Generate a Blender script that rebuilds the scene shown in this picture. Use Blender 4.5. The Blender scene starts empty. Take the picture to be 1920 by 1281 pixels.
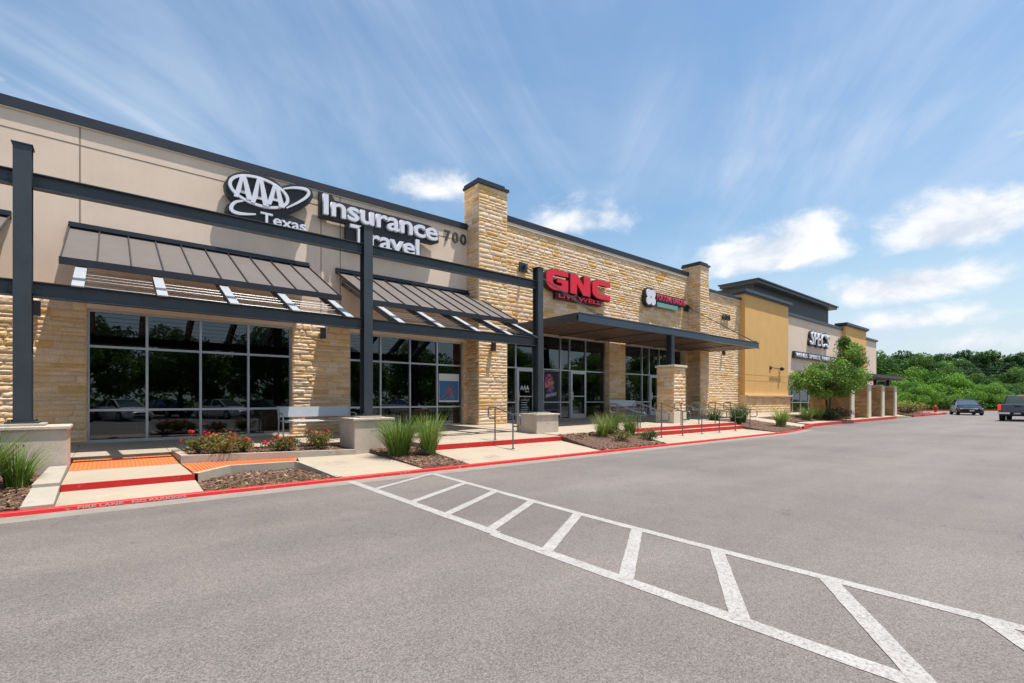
import bpy, math, random
from mathutils import Vector, Matrix, noise
from math import sin, cos, pi, radians, atan2, sqrt

# ------------------------------------------------------------------ camera
F_PX, CX, HY, H = 905.0, 960.0, 750.0, 1.4
ANG = atan2(1090.0, F_PX)
FW = (cos(ANG), sin(ANG)); RT = (sin(ANG), -cos(ANG))
S = bpy.context.scene
COL = S.collection
cam_d = bpy.data.cameras.new('camera'); cam = bpy.data.objects.new('camera', cam_d); COL.objects.link(cam)
cam.location = (0, 0, H); cam.rotation_euler = (pi/2, 0, ANG - pi/2)
cam_d.sensor_width = 36; cam_d.lens = F_PX/1920*36
cam_d.shift_y = (HY - 640.5)/1920
cam_d.clip_start = .05; cam_d.clip_end = 3000
S.camera = cam
S.view_settings.view_transform = 'Standard'; S.view_settings.look = 'None'
S.view_settings.exposure = 0.62; S.view_settings.gamma = 1

def ray(px):
    u = (px-CX)/F_PX
    return FW[0]+u*RT[0], FW[1]+u*RT[1]
def at(px, py, Y):            # point seen at a photo pixel on the vertical plane y=Y
    dx, dy = ray(px); d = Y/dy
    return (dx*d, Y, H + (HY-py)/F_PX*d)
def gnd(px, py, z=0.0):       # point seen at a photo pixel on the ground z
    dx, dy = ray(px); d = F_PX*(H-z)/(py-HY)
    return (dx*d, dy*d, z)

# ------------------------------------------------------------------ sun + sky
SUN_D = Vector((-1.15, 1.12, -5.6)).normalized()
sun = bpy.data.lights.new('sun', 'SUN'); sun.energy = 4.3; sun.angle = radians(.53); sun.color = (1, .955, .89)
so = bpy.data.objects.new('sun', sun); COL.objects.link(so)
so.rotation_euler = SUN_D.to_track_quat('-Z', 'Y').to_euler(); so.location = (0, 0, 60)
W = bpy.data.worlds.new('World'); S.world = W; W.use_nodes = True
nt = W.node_tree; nt.nodes.clear()
def N(t, **k):
    n = nt.nodes.new(t)
    for a, b in k.items(): setattr(n, a, b)
    return n
def L(a, b): nt.links.new(a, b)
def mth(op, a, b=None, c=None, clamp=False):
    n = N('ShaderNodeMath', operation=op); n.use_clamp = clamp
    for i, v in enumerate((a, b, c)):
        if v is None: continue
        if isinstance(v, (int, float)): n.inputs[i].default_value = v
        else: L(v, n.inputs[i])
    return n.outputs[0]
out = N('ShaderNodeOutputWorld'); bg = N('ShaderNodeBackground'); L(bg.outputs[0], out.inputs[0])
sky = N('ShaderNodeTexSky', sky_type='NISHITA'); sky.sun_disc = False
sky.sun_elevation = math.asin(-SUN_D.z); sky.sun_rotation = atan2(-SUN_D.x, -SUN_D.y)
sky.air_density = 1.35; sky.dust_density = .9; sky.ozone_density = 2.2; sky.altitude = 150
tc = N('ShaderNodeTexCoord'); sep = N('ShaderNodeSeparateXYZ'); L(tc.outputs['Generated'], sep.inputs[0])
X_, Y_, Z_ = sep.outputs
az = mth('ARCTAN2', Y_, X_); el = mth('ARCSINE', Z_)
def pix_dir(px, py):
    dx, dy = ray(px); v = Vector((dx, dy, (HY-py)/F_PX)); v.normalize()
    return atan2(v.y, v.x), math.asin(v.z)
# noise on a plane of cloud height
zc = mth('MAXIMUM', Z_, .03)
px_ = mth('DIVIDE', X_, mth('ADD', zc, .12)); py_ = mth('DIVIDE', Y_, mth('ADD', zc, .12))
cmb = N('ShaderNodeCombineXYZ'); L(px_, cmb.inputs[0]); L(py_, cmb.inputs[1])
def noise_w(scale, detail, rough, vec, rot=0, sc=(1, 1, 1), dist=0):
    mp = N('ShaderNodeMapping'); mp.inputs['Rotation'].default_value = (0, 0, rot); mp.inputs['Scale'].default_value = sc
    L(vec, mp.inputs[0]); n = N('ShaderNodeTexNoise'); L(mp.outputs[0], n.inputs['Vector'])
    n.inputs['Scale'].default_value = scale; n.inputs['Detail'].default_value = detail
    n.inputs['Roughness'].default_value = rough; n.inputs['Distortion'].default_value = dist
    return n.outputs[0]
def ramp(v, a, b, lo=0.0, hi=1.0):
    n = N('ShaderNodeMapRange', interpolation_type='SMOOTHSTEP'); L(v, n.inputs[0])
    for i, q in enumerate((a, b, lo, hi)): n.inputs[1+i].default_value = q
    return n.outputs[0]
rotm = N('ShaderNodeMapping'); rotm.inputs['Rotation'].default_value = (0, 0, -radians(33.7)); L(cmb.outputs[0], rotm.inputs[0])
cir1 = noise_w(1.0, 8, .60, rotm.outputs[0], 0, (.42, 1.7, 1), 1.1)
cir3 = noise_w(.9, 7, .60, rotm.outputs[0], 0, (.26, 1.5, 1), 1.6)
cir2 = noise_w(.8, 5, .55, cmb.outputs[0], 0, (1, 1, 1), .3)
cirrus = mth('MAXIMUM', mth('MULTIPLY', ramp(cir1, .36, .76), ramp(cir2, .30, .60)), mth('MULTIPLY', mth('MULTIPLY', ramp(cir3, .44, .82), ramp(cir2, .42, .62)), .32))
veil = mth('MULTIPLY', ramp(cir2, .30, .75), .22)
# cumulus puffs
gen = tc.outputs['Generated']
pn = noise_w(9, 8, .6, gen, 0, (1, 1, 1.6), .3)
pn2 = noise_w(26, 5, .6, gen)
puffs = [(818, 350, 85, 48, .80), (1085, 415, 115, 48, .78), (1425, 482, 150, 46, 1.3), (1505, 450, 72, 50, 1.25), (1795, 425, 150, 60, 1.3),
         (1700, 540, 190, 40, 1.15), (1905, 252, 30, 13, .75), (1600, 560, 120, 16, .5), (1860, 640, 190, 30, .75), (2100, 500, 160, 60, .9),
         (1745, 600, 200, 30, .8), (1330, 520, 80, 18, .4), (0, 148, 14, 10, .4)]
tot = None
for (x, y, sx, sy, amp) in puffs:
    a0, e0 = pix_dir(x, y); a1, e1 = pix_dir(x+sx, y); a2, e2 = pix_dir(x, y-sy)
    da = mth('DIVIDE', mth('SUBTRACT', az, a0), abs(a1-a0)); de = mth('DIVIDE', mth('SUBTRACT', el, e0 - abs(e1-e0)*0), abs(e2-e0))
    # flat base: falls off faster below
    de = mth('MULTIPLY', de, mth('ADD', 1.0, mth('MULTIPLY', mth('LESS_THAN', de, 0.0), .55)))
    r2 = mth('ADD', mth('MULTIPLY', da, da), mth('MULTIPLY', de, de))
    g = mth('MULTIPLY', mth('EXPONENT', mth('MULTIPLY', r2, -.85)), amp)
    tot = g if tot is None else mth('MAXIMUM', tot, g)
cum = ramp(mth('ADD', tot, mth('ADD', mth('MULTIPLY', mth('SUBTRACT', pn, .5), 1.5), mth('MULTIPLY', mth('SUBTRACT', pn2, .5), .35))), .28, .92)
cum = mth('MULTIPLY', cum, ramp(tot, .05, .35))
# general far-off broken cloud in all other directions (mirrored in the windows)
ang_off = mth('COSINE', mth('SUBTRACT', az, ANG-.15))
oth = mth('MULTIPLY', ramp(ang_off, .45, .1), ramp(noise_w(1.4, 8, .6, cmb.outputs[0]), .5, .62))
cum = mth('MAXIMUM', cum, mth('MULTIPLY', oth, .8))
hz = ramp(Z_, .38, 0.0, 0.0, .55)                       # pale air near the horizon
cl = mth('ADD', mth('MULTIPLY', cirrus, .80), veil, clamp=True)
# streaks fan out above the shops
def mixc(f, a, b):
    m = N('ShaderNodeMix', data_type='RGBA'); L(f, m.inputs[0])
    for i, v in ((6, a), (7, b)):
        if isinstance(v, tuple): m.inputs[i].default_value = v
        else: L(v, m.inputs[i])
    return m.outputs[2]
SK = .098
scl = N('ShaderNodeVectorMath', operation='SCALE'); L(sky.outputs[0], scl.inputs[0]); scl.inputs['Scale'].default_value = SK
hsv = N('ShaderNodeHueSaturation'); hsv.inputs['Hue'].default_value = .495; hsv.inputs['Saturation'].default_value = 1.12; hsv.inputs['Value'].default_value = 1.0; L(scl.outputs[0], hsv.inputs['Color'])
c0 = mixc(hz, hsv.outputs[0], (.42, .52, .60, 1))
c1 = mixc(cl, c0, (.43, .50, .61, 1))
shade = ramp(pn, .32, .62)
cc = mixc(shade, (.44, .49, .57, 1), (.66, .67, .69, 1))
c2 = mixc(cum, c1, cc)
L(c2, bg.inputs[0]); bg.inputs[1].default_value = 1.0

# ------------------------------------------------------------------ helpers
random.seed(7)
class MB:
    def __init__(s): s.v = []; s.f = []; s.c = []; s.m = []
    def face(s, pts, col=None, mi=0):
        b = len(s.v); s.v += [tuple(p) for p in pts]; s.f.append(tuple(range(b, b+len(pts)))); s.c.append(col); s.m.append(mi)
    def grid(s, rows, col=None, close=False, mi=0):
        b = len(s.v); n = len(rows[0])
        for r in rows: s.v += [tuple(p) for p in r]
        for i in range(len(rows)-1):
            for j in range(n if close else n-1):
                k = (j+1) % n
                s.f.append((b+i*n+j, b+i*n+k, b+(i+1)*n+k, b+(i+1)*n+j)); s.c.append(col); s.m.append(mi)
    def box(s, x0, x1, y0, y1, z0, z1, col=None, mi=0):
        b = len(s.v)
        s.v += [(x0,y0,z0),(x1,y0,z0),(x1,y1,z0),(x0,y1,z0),(x0,y0,z1),(x1,y0,z1),(x1,y1,z1),(x0,y1,z1)]
        for f in ((0,3,2,1),(4,5,6,7),(0,1,5,4),(1,2,6,5),(2,3,7,6),(3,0,4,7)):
            s.f.append(tuple(b+i for i in f)); s.c.append(col); s.m.append(mi)
        return s
    def obox(s, c, ax, ay, az_, col=None):      # oriented box: centre + half vectors
        c, ax, ay, az_ = map(Vector, (c, ax, ay, az_)); b = len(s.v)
        for k in (-1, 1):
            for (i, j) in ((-1,-1),(1,-1),(1,1),(-1,1)): s.v.append(tuple(c+ax*i+ay*j+az_*k))
        for f in ((0,3,2,1),(4,5,6,7),(0,1,5,4),(1,2,6,5),(2,3,7,6),(3,0,4,7)):
            s.f.append(tuple(b+i for i in f)); s.c.append(col); s.m.append(0)
        return s
    def bar(s, p, q, w, h, up=(0,0,1), col=None):
        p, q = Vector(p), Vector(q); d = (q-p); l = d.length; d.normalize(); u = Vector(up)
        sd = d.cross(u).normalized(); u2 = sd.cross(d).normalized()
        return s.obox((p+q)/2, d*l/2, sd*w/2, u2*h/2, col)
    def tube(s, pts, r, n=8, col=None, caps=True):
        pts = [Vector(p) for p in pts]; rows = []
        prev = None
        for i, p in enumerate(pts):
            a = pts[max(i-1, 0)]; b = pts[min(i+1, len(pts)-1)]; d = (b-a).normalized()
            if prev is None:
                t = Vector((0,0,1)) if abs(d.z) < .9 else Vector((1,0,0)); sd = d.cross(t).normalized()
            else:
                sd = (prev - d*prev.dot(d)).normalized()
            prev = sd; u = sd.cross(d); rr = r[i] if isinstance(r, (list, tuple)) else r
            rows.append([p + sd*cos(2*pi*k/n)*rr + u*sin(2*pi*k/n)*rr for k in range(n)])
        s.grid(rows, col, close=True)
        if caps: s.face(rows[0], col); s.face(rows[-1][::-1], col)
        return s
    def prism(s, pts, y0, y1, col=None, inv=False):   # pts (x,z) outline, front face y0, back y1
        ar = sum(pts[i][0]*pts[(i+1)%len(pts)][1]-pts[(i+1)%len(pts)][0]*pts[i][1] for i in range(len(pts)))
        if ar < 0: pts = pts[::-1]
        s.face([(x, y0, z) for x, z in pts], col); s.face([(x, y1, z) for x, z in pts][::-1], col)
        n = len(pts)
        for i in range(n):
            (a, b), (c, d) = pts[i], pts[(i+1) % n]
            s.face([(a,y1,b),(c,y1,d),(c,y0,d),(a,y0,b)], col)
        return s
    def slab(s, poly, th=.25, col=None):        # poly [(x,y,z)] top surface, skirt down
        ar = sum(poly[i][0]*poly[(i+1)%len(poly)][1]-poly[(i+1)%len(poly)][0]*poly[i][1] for i in range(len(poly)))
        if ar < 0: poly = poly[::-1]
        s.face(poly, col); n = len(poly)
        for i in range(n):
            a, b = poly[i], poly[(i+1) % n]
            s.face([(a[0],a[1],a[2]-th),(b[0],b[1],b[2]-th),b,a], col)
        return s
    def build(s, name, mat, parent=None, smooth=False, bevel=0, **props):
        me = bpy.data.meshes.new(name); me.from_pydata(s.v, [], s.f)
        for m in (mat if isinstance(mat, (list, tuple)) else [mat]): me.materials.append(m)
        if any(s.m): me.polygons.foreach_set('material_index', s.m)
        if any(c is not None for c in s.c):
            at_ = me.color_attributes.new('col', 'FLOAT_COLOR', 'CORNER'); buf = []
            for f, c in zip(s.f, s.c):
                c = c or (1, 1, 1)
                buf += [c[0], c[1], c[2], 1.0]*len(f)
            at_.data.foreach_set('color', buf)
        if smooth: me.polygons.foreach_set('use_smooth', [True]*len(me.polygons))
        me.update()
        o = bpy.data.objects.new(name, me); COL.objects.link(o)
        if bevel:
            md = o.modifiers.new('bevel', 'BEVEL'); md.width = bevel; md.segments = 2; md.limit_method = 'ANGLE'; md.angle_limit = radians(40)
        if parent: o.parent = parent
        for k, v in props.items(): o[k] = v
        return o
def tag(o, label=None, cat=None, group=None, kind=None):
    if label: o['label'] = label
    if cat: o['category'] = cat
    if group: o['group'] = group
    if kind: o['kind'] = kind
    return o
def thing(name, label, cat, loc=(0,0,0), rz=0, group=None):
    o = bpy.data.objects.new(name, None); COL.objects.link(o); o.location = loc; o.rotation_euler = (0,0,rz)
    o.empty_display_size = .1
    return tag(o, label, cat, group)
KIDS = {}
def copy_tree(o, parent=None):
    c = o.copy(); COL.objects.link(c)
    if parent: c.parent = parent
    for ch in [x for x in COL.objects if x.parent == o]: copy_tree(ch, c)
    return c
def dup(root, loc, rz=0, label=None, group=None, scale=None):
    c = copy_tree(root); c.location = loc; c.rotation_euler = (0,0,rz)
    if label: c['label'] = label
    if group: c['group'] = group
    if scale: c.scale = scale if isinstance(scale, tuple) else (scale,)*3
    return c

# ------------------------------------------------------------------ materials
def new_mat(name):
    m = bpy.data.materials.new(name); m.use_nodes = True
    return m, m.node_tree, m.node_tree.nodes['Principled BSDF']
def mat(name, col, rough=.6, metal=0, var=0.0, vscale=3.0, bump=0.0, bscale=40.0, attr=False, spec=None, emit=0, var2=0, v2scale=60):
    m, t, b = new_mat(name); b.inputs['Roughness'].default_value = rough; b.inputs['Metallic'].default_value = metal
    if spec is not None: b.inputs['Specular IOR Level'].default_value = spec
    g = t.nodes.new('ShaderNodeNewGeometry'); pos = g.outputs['Position']
    cur = None
    if attr:
        a = t.nodes.new('ShaderNodeAttribute'); a.attribute_name = 'col'; cur = a.outputs['Color']
        if col != (1, 1, 1):
            mx = t.nodes.new('ShaderNodeMix'); mx.data_type = 'RGBA'; mx.blend_type = 'MULTIPLY'; mx.inputs[0].default_value = 1
            t.links.new(cur, mx.inputs[6]); mx.inputs[7].default_value = (*col, 1); cur = mx.outputs[2]
    def vary(cur, amt, sc, det):
        n = t.nodes.new('ShaderNodeTexNoise'); n.inputs['Scale'].default_value = sc; n.inputs['Detail'].default_value = det; n.inputs['Roughness'].default_value = .65
        t.links.new(pos, n.inputs['Vector'])
        r = t.nodes.new('ShaderNodeMapRange'); r.inputs[1].default_value = .28; r.inputs[2].default_value = .72; r.inputs[3].default_value = 1-amt; r.inputs[4].default_value = 1+amt
        t.links.new(n.outputs[0], r.inputs[0])
        v = t.nodes.new('ShaderNodeVectorMath'); v.operation = 'SCALE'; t.links.new(r.outputs[0], v.inputs['Scale'])
        if cur is None: v.inputs[0].default_value = col
        else: t.links.new(cur, v.inputs[0])
        return v.outputs[0]
    if var: cur = vary(cur, var, vscale, 6)
    if var2: cur = vary(cur, var2, v2scale, 3)
    if cur is None: b.inputs['Base Color'].default_value = (*col, 1)
    else: t.links.new(cur, b.inputs['Base Color'])
    if bump:
        n = t.nodes.new('ShaderNodeTexNoise'); n.inputs['Scale'].default_value = bscale; n.inputs['Detail'].default_value = 4
        t.links.new(pos, n.inputs['Vector'])
        bp = t.nodes.new('ShaderNodeBump'); bp.inputs['Strength'].default_value = bump; bp.inputs['Distance'].default_value = .02
        t.links.new(n.outputs[0], bp.inputs['Height']); t.links.new(bp.outputs[0], b.inputs['Normal'])
    if emit:
        b.inputs['Emission Color'].default_value = (*col, 1); b.inputs['Emission Strength'].default_value = emit
    return m
M = {}
M['stucco'] = mat('stucco', (.78, .61, .475), .9, var=.05, vscale=.9, bump=.25, bscale=180, var2=.02, v2scale=25)
M['stucco_trim'] = mat('stucco_trim', (.68, .58, .45), .85, var=.04)
M['yellow'] = mat('yellow_stucco', (.74, .43, .15), .9, var=.06, vscale=1.0, bump=.2, bscale=150)
M['coping'] = mat('dark_coping', (.028, .031, .042), .45, metal=.3, var=.15, vscale=2)
M['steel'] = mat('grey_painted_steel', (.043, .052, .061), .42, metal=.15, var=.16, vscale=2.2, bump=.05, bscale=60, var2=.08, v2scale=14)
M['steel_light'] = mat('sky_sheen_plate', (.42, .44, .46), .45, metal=.35, var=.08, vscale=6)  # sky reflection on the awning arms' top plates, put into a pale colour
M['fascia'] = mat('blue_grey_fascia', (.085, .115, .15), .38, metal=.3, var=.1, vscale=1.5)
M['roof_metal'] = mat('bronze_sheet_metal', (.135, .115, .105), .55, metal=.25, var=.08, vscale=2)
M['roof_seam'] = mat('dark_bronze_seam', (.035, .030, .030), .5, metal=.3)
M['soffit'] = mat('brown_soffit', (.13, .085, .065), .45, metal=.2, var=.08, vscale=1)
M['alu'] = mat('brushed_aluminium', (.55, .57, .62), .35, metal=.75, var=.05)
M['alu_bench'] = mat('bench_metal', (.46, .48, .51), .5, metal=.5, var=.05)
M['concrete'] = mat('pale_concrete', (.38, .335, .27), .9, var=.09, vscale=1.3, bump=.25, bscale=120, var2=.05, v2scale=18)
M['walk'] = mat('walk_concrete', (.385, .315, .235), .9, var=.08, vscale=.9, bump=.15, bscale=160, var2=.04, v2scale=30)
M['gutter'] = mat('gutter_concrete', (.24, .21, .175), .9, var=.15, vscale=2.5, var2=.1, v2scale=25)
M['planter'] = mat('cast_concrete', (.52, .44, .36), .92, var=.14, vscale=2.3, bump=.3, bscale=70, var2=.06, v2scale=14)
M['orange'] = mat('orange_tactile', (.58, .155, .04), .75, var=.05, vscale=4)
M['red'] = mat('red_paint', (.52, .014, .012), .55, var=.12, vscale=3, var2=.08, v2scale=30, bump=.1, bscale=90)
M['red_letter'] = mat('red_letter', (.72, .004, .028), .35, var=.04)
M['white_letter'] = mat('white_letter', (.72, .72, .78), .45)
M['black'] = mat('black_plastic', (.012, .012, .016), .45)
M['dark_text'] = mat('dark_bronze_letter', (.10, .075, .055), .5, metal=.4)
M['teal'] = mat('teal_panel', (.17, .34, .30), .5)
M['pink'] = mat('pink_petal_sign', (.75, .30, .36), .5)
M['rubber'] = mat('rubber', (.015, .015, .016), .8)
M['rail'] = mat('grey_rail', (.17, .18, .19), .33, metal=.6, var=.12, vscale=8)
M['leaf'] = mat('leaf', (1, 1, 1), .55, attr=True, spec=.3)
M['bark'] = mat('bark', (.09, .07, .05), .9, var=.25, vscale=8, bump=.6, bscale=25)
M['petal'] = mat('rose_petal', (1, 1, 1), .6, attr=True)
M['mulch'] = mat('mulch', (.115, .062, .040), .95, var=.35, vscale=14, bump=1.0, bscale=55, var2=.45, v2scale=70)
M['chip'] = mat('mulch_chip', (1, 1, 1), .9, attr=True)
M['soil_grass'] = mat('rough_grass', (.10, .13, .035), .95, var=.3, vscale=.8, bump=.6, bscale=20, var2=.3, v2scale=9)
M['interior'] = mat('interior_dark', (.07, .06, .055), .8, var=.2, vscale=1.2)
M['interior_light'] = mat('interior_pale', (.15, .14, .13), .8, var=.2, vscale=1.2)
M['chrome'] = mat('chrome', (.7, .7, .72), .12, metal=1)
M['tail'] = mat('tail_lamp', (.75, .02, .015), .3, emit=.7)
M['lens'] = mat('lamp_lens', (.55, .58, .6), .15, metal=.5)
M['plate'] = mat('number_plate', (.6, .6, .58), .5)
M['hydrant'] = mat('hydrant_red', (.60, .02, .02), .45)
M['shelf'] = mat('shelf_goods', (1, 1, 1), .6, attr=True)

def chip_in(m, under, lo=.60, hi=.64, sc=9.0, streak=False):
    t = m.node_tree; b = t.nodes['Principled BSDF']; src = b.inputs['Base Color'].links[0].from_socket
    g = t.nodes.new('ShaderNodeNewGeometry'); n = t.nodes.new('ShaderNodeTexNoise'); n.inputs['Scale'].default_value = sc; n.inputs['Detail'].default_value = 8; n.inputs['Roughness'].default_value = .72
    mp = t.nodes.new('ShaderNodeMapping'); t.links.new(g.outputs['Position'], mp.inputs[0]); t.links.new(mp.outputs[0], n.inputs['Vector'])
    if streak: mp.inputs['Scale'].default_value = (1, 1, .08)
    r = t.nodes.new('ShaderNodeMapRange'); t.links.new(n.outputs[0], r.inputs[0]); r.inputs[1].default_value = lo; r.inputs[2].default_value = hi; r.inputs[4].default_value = .8 if not streak else .22
    mx = t.nodes.new('ShaderNodeMix'); mx.data_type = 'RGBA'; t.links.new(r.outputs[0], mx.inputs[0]); t.links.new(src, mx.inputs[6]); mx.inputs[7].default_value = (*under, 1); t.links.new(mx.outputs[2], b.inputs['Base Color'])
chip_in(M['red'], (.30, .26, .22)); chip_in(M['walk'], (.20, .165, .125), .56, .74, 1.1); chip_in(M['concrete'], (.17, .15, .12), .55, .75, 2.0); chip_in(M['planter'], (.27, .23, .19), .5, .8, 3.0, True)
chip_in(M['stucco'], (.52, .41, .31), .42, .75, 2.2, True); chip_in(M['yellow'], (.5, .30, .09), .42, .75, 1.6, True)
M['kerb_text'] = mat('faded_white', (.54, .38, .36), .8)
# leaves let some light through
for nm in ('leaf', 'petal'):
    t = M[nm].node_tree; b = t.nodes['Principled BSDF']; o = t.nodes['Material Output']; tl = t.nodes.new('ShaderNodeBsdfTranslucent'); mx = t.nodes.new('ShaderNodeMixShader'); mx.inputs[0].default_value = .26
    c_ = b.inputs['Base Color'].links[0].from_socket
    oi = t.nodes.new('ShaderNodeObjectInfo'); rr_ = t.nodes.new('ShaderNodeMapRange'); t.links.new(oi.outputs['Random'], rr_.inputs[0]); rr_.inputs[3].default_value = .72; rr_.inputs[4].default_value = 1.22
    vv = t.nodes.new('ShaderNodeVectorMath'); vv.operation = 'SCALE'; t.links.new(c_, vv.inputs[0]); t.links.new(rr_.outputs[0], vv.inputs['Scale']); c_ = vv.outputs[0]; t.links.new(c_, b.inputs['Base Color'])
    t.links.new(c_, tl.inputs[0]); t.links.new(b.outputs[0], mx.inputs[1]); t.links.new(tl.outputs[0], mx.inputs[2]); t.links.new(mx.outputs[0], o.inputs[0])
# stone with one colour per block
m, t, b = new_mat('limestone'); M['stone'] = m
b.inputs['Roughness'].default_value = .95; b.inputs['Specular IOR Level'].default_value = .15
a = t.nodes.new('ShaderNodeAttribute'); a.attribute_name = 'col'; g = t.nodes.new('ShaderNodeNewGeometry')
n1 = t.nodes.new('ShaderNodeTexNoise'); n1.inputs['Scale'].default_value = 1.7; n1.inputs['Detail'].default_value = 6; t.links.new(g.outputs['Position'], n1.inputs['Vector'])
r1 = t.nodes.new('ShaderNodeMapRange'); t.links.new(n1.outputs[0], r1.inputs[0]); r1.inputs[1].default_value = .50; r1.inputs[2].default_value = .66; r1.inputs[3].default_value = 0; r1.inputs[4].default_value = .62
mx = t.nodes.new('ShaderNodeMix'); mx.data_type = 'RGBA'; t.links.new(r1.outputs[0], mx.inputs[0]); t.links.new(a.outputs['Color'], mx.inputs[6]); mx.inputs[7].default_value = (.72, .46, .17, 1)
n2 = t.nodes.new('ShaderNodeTexNoise'); n2.inputs['Scale'].default_value = 38; n2.inputs['Detail'].default_value = 5; t.links.new(g.outputs['Position'], n2.inputs['Vector'])
r2 = t.nodes.new('ShaderNodeMapRange'); t.links.new(n2.outputs[0], r2.inputs[0]); r2.inputs[1].default_value = .3; r2.inputs[2].default_value = .7; r2.inputs[3].default_value = .82; r2.inputs[4].default_value = 1.14
vs = t.nodes.new('ShaderNodeVectorMath'); vs.operation = 'SCALE'; t.links.new(mx.outputs[2], vs.inputs[0]); t.links.new(r2.outputs[0], vs.inputs['Scale']); t.links.new(vs.outputs[0], b.inputs['Base Color'])
bp = t.nodes.new('ShaderNodeBump'); bp.inputs['Strength'].default_value = .42; bp.inputs['Distance'].default_value = .02; t.links.new(n2.outputs[0], bp.inputs['Height']); t.links.new(bp.outputs[0], b.inputs['Normal'])
M['mortar'] = mat('mortar', (.66, .50, .31), .95, var=.1, vscale=5)

# asphalt
m, t, b = new_mat('asphalt'); M['asphalt'] = m; b.inputs['Roughness'].default_value = .72; b.inputs['Specular IOR Level'].default_value = .45
def asphalt_color(t):
    g = t.nodes.new('ShaderNodeNewGeometry'); P = g.outputs['Position']
    mpx = t.nodes.new('ShaderNodeMapping'); mpx.inputs['Scale'].default_value = (.10, 1.1, 1); t.links.new(P, mpx.inputs[0])
    def nz(sc, det, ro=.6):
        n = t.nodes.new('ShaderNodeTexNoise'); n.inputs['Scale'].default_value = sc; n.inputs['Detail'].default_value = det; n.inputs['Roughness'].default_value = ro
        t.links.new(P, n.inputs['Vector']); return n.outputs[0]
    def rm(v, a, b_, c, d):
        r = t.nodes.new('ShaderNodeMapRange'); t.links.new(v, r.inputs[0])
        for i, q in enumerate((a, b_, c, d)): r.inputs[1+i].default_value = q
        return r.outputs[0]
    def mul(a, b_):
        n = t.nodes.new('ShaderNodeMath'); n.operation = 'MULTIPLY'; t.links.new(a, n.inputs[0]); t.links.new(b_, n.inputs[1]); return n.outputs[0]
    big = rm(nz(.30, 6), .3, .7, .82, 1.17); mid = rm(nz(2.2, 6), .3, .7, .95, 1.05)
    vor = t.nodes.new('ShaderNodeTexVoronoi'); vor.inputs['Scale'].default_value = 120; t.links.new(P, vor.inputs['Vector'])
    sp = t.nodes.new('ShaderNodeSeparateColor'); t.links.new(vor.outputs['Color'], sp.inputs[0])
    grains = rm(sp.outputs[0], 0, 1, .62, 1.38); fine = rm(nz(120, 2), .3, .7, .72, 1.28)
    pits = rm(nz(16, 3, .8), .24, .33, .55, 1.0)
    lane = t.nodes.new('ShaderNodeTexNoise'); lane.inputs['Scale'].default_value = 1.0; lane.inputs['Detail'].default_value = 5; t.links.new(mpx.outputs[0], lane.inputs['Vector'])
    lanes = rm(lane.outputs[0], .3, .7, .90, 1.10)
    drip = rm(nz(1.3, 5, .7), .655, .70, 1.0, .74)
    ck = t.nodes.new('ShaderNodeTexVoronoi'); ck.feature = 'DISTANCE_TO_EDGE'; ck.inputs['Scale'].default_value = .33; t.links.new(P, ck.inputs['Vector'])
    dn = t.nodes.new('ShaderNodeTexNoise'); dn.inputs['Scale'].default_value = 2.5; dn.inputs['Detail'].default_value = 6; t.links.new(P, dn.inputs['Vector'])
    dm = t.nodes.new('ShaderNodeVectorMath'); dm.operation = 'MULTIPLY_ADD'; t.links.new(dn.outputs['Color'], dm.inputs[0]); dm.inputs[1].default_value = (.5, .5, 0); t.links.new(P, dm.inputs[2]); t.links.new(dm.outputs[0], ck.inputs['Vector'])
    cmask = rm(nz(.22, 2), .50, .58, 0, 1)
    cr0 = rm(ck.outputs['Distance'], 0, .0035, .45, 0); crm = mul(cr0, cmask); one = t.nodes.new('ShaderNodeMath'); one.operation = 'SUBTRACT'; one.inputs[0].default_value = 1; t.links.new(crm, one.inputs[1])
    f = mul(mul(mul(mul(big, mid), grains), fine), pits)
    f = mul(mul(mul(f, lanes), drip), one.outputs[0])
    # transverse hairline lanes of wear
    v = t.nodes.new('ShaderNodeVectorMath'); v.operation = 'SCALE'; v.inputs[0].default_value = (.160, .138, .124); t.links.new(f, v.inputs['Scale'])
    return v.outputs[0], f, P, nz, rm
c, f, P, nz, rm = asphalt_color(t); t.links.new(c, b.inputs['Base Color'])
bp = t.nodes.new('ShaderNodeBump'); bp.inputs['Strength'].default_value = .35; bp.inputs['Distance'].default_value = .006; t.links.new(f, bp.inputs['Height']); t.links.new(bp.outputs[0], b.inputs['Normal'])
# worn road paint: paint with asphalt showing through
m, t, b = new_mat('road_paint'); M['paint'] = m; b.inputs['Roughness'].default_value = .75
c, f, P, nz, rm = asphalt_color(t)
cr = t.nodes.new('ShaderNodeTexVoronoi'); cr.feature = 'DISTANCE_TO_EDGE'; cr.inputs['Scale'].default_value = 13; t.links.new(P, cr.inputs['Vector'])
crk = rm(cr.outputs['Distance'], .0, .012, 1, 0); wear = rm(nz(1.6, 3), .30, .50, 0, .95)
mm = t.nodes.new('ShaderNodeMath'); mm.operation = 'MULTIPLY'; t.links.new(crk, mm.inputs[0]); t.links.new(wear, mm.inputs[1])
sc = rm(nz(46, 6, .8), .49, .62, 0, .85)
ma = t.nodes.new('ShaderNodeMath'); ma.operation = 'MAXIMUM'; t.links.new(mm.outputs[0], ma.inputs[0]); t.links.new(sc, ma.inputs[1])
mx = t.nodes.new('ShaderNodeMix'); mx.data_type = 'RGBA'; t.links.new(ma.outputs[0], mx.inputs[0]); t.links.new(c, mx.inputs[7])
dirt = rm(nz(5, 5), .3, .7, .82, 1.05); vv = t.nodes.new('ShaderNodeVectorMath'); vv.operation = 'SCALE'; vv.inputs[0].default_value = (.40, .38, .36); t.links.new(dirt, vv.inputs['Scale'])
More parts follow.
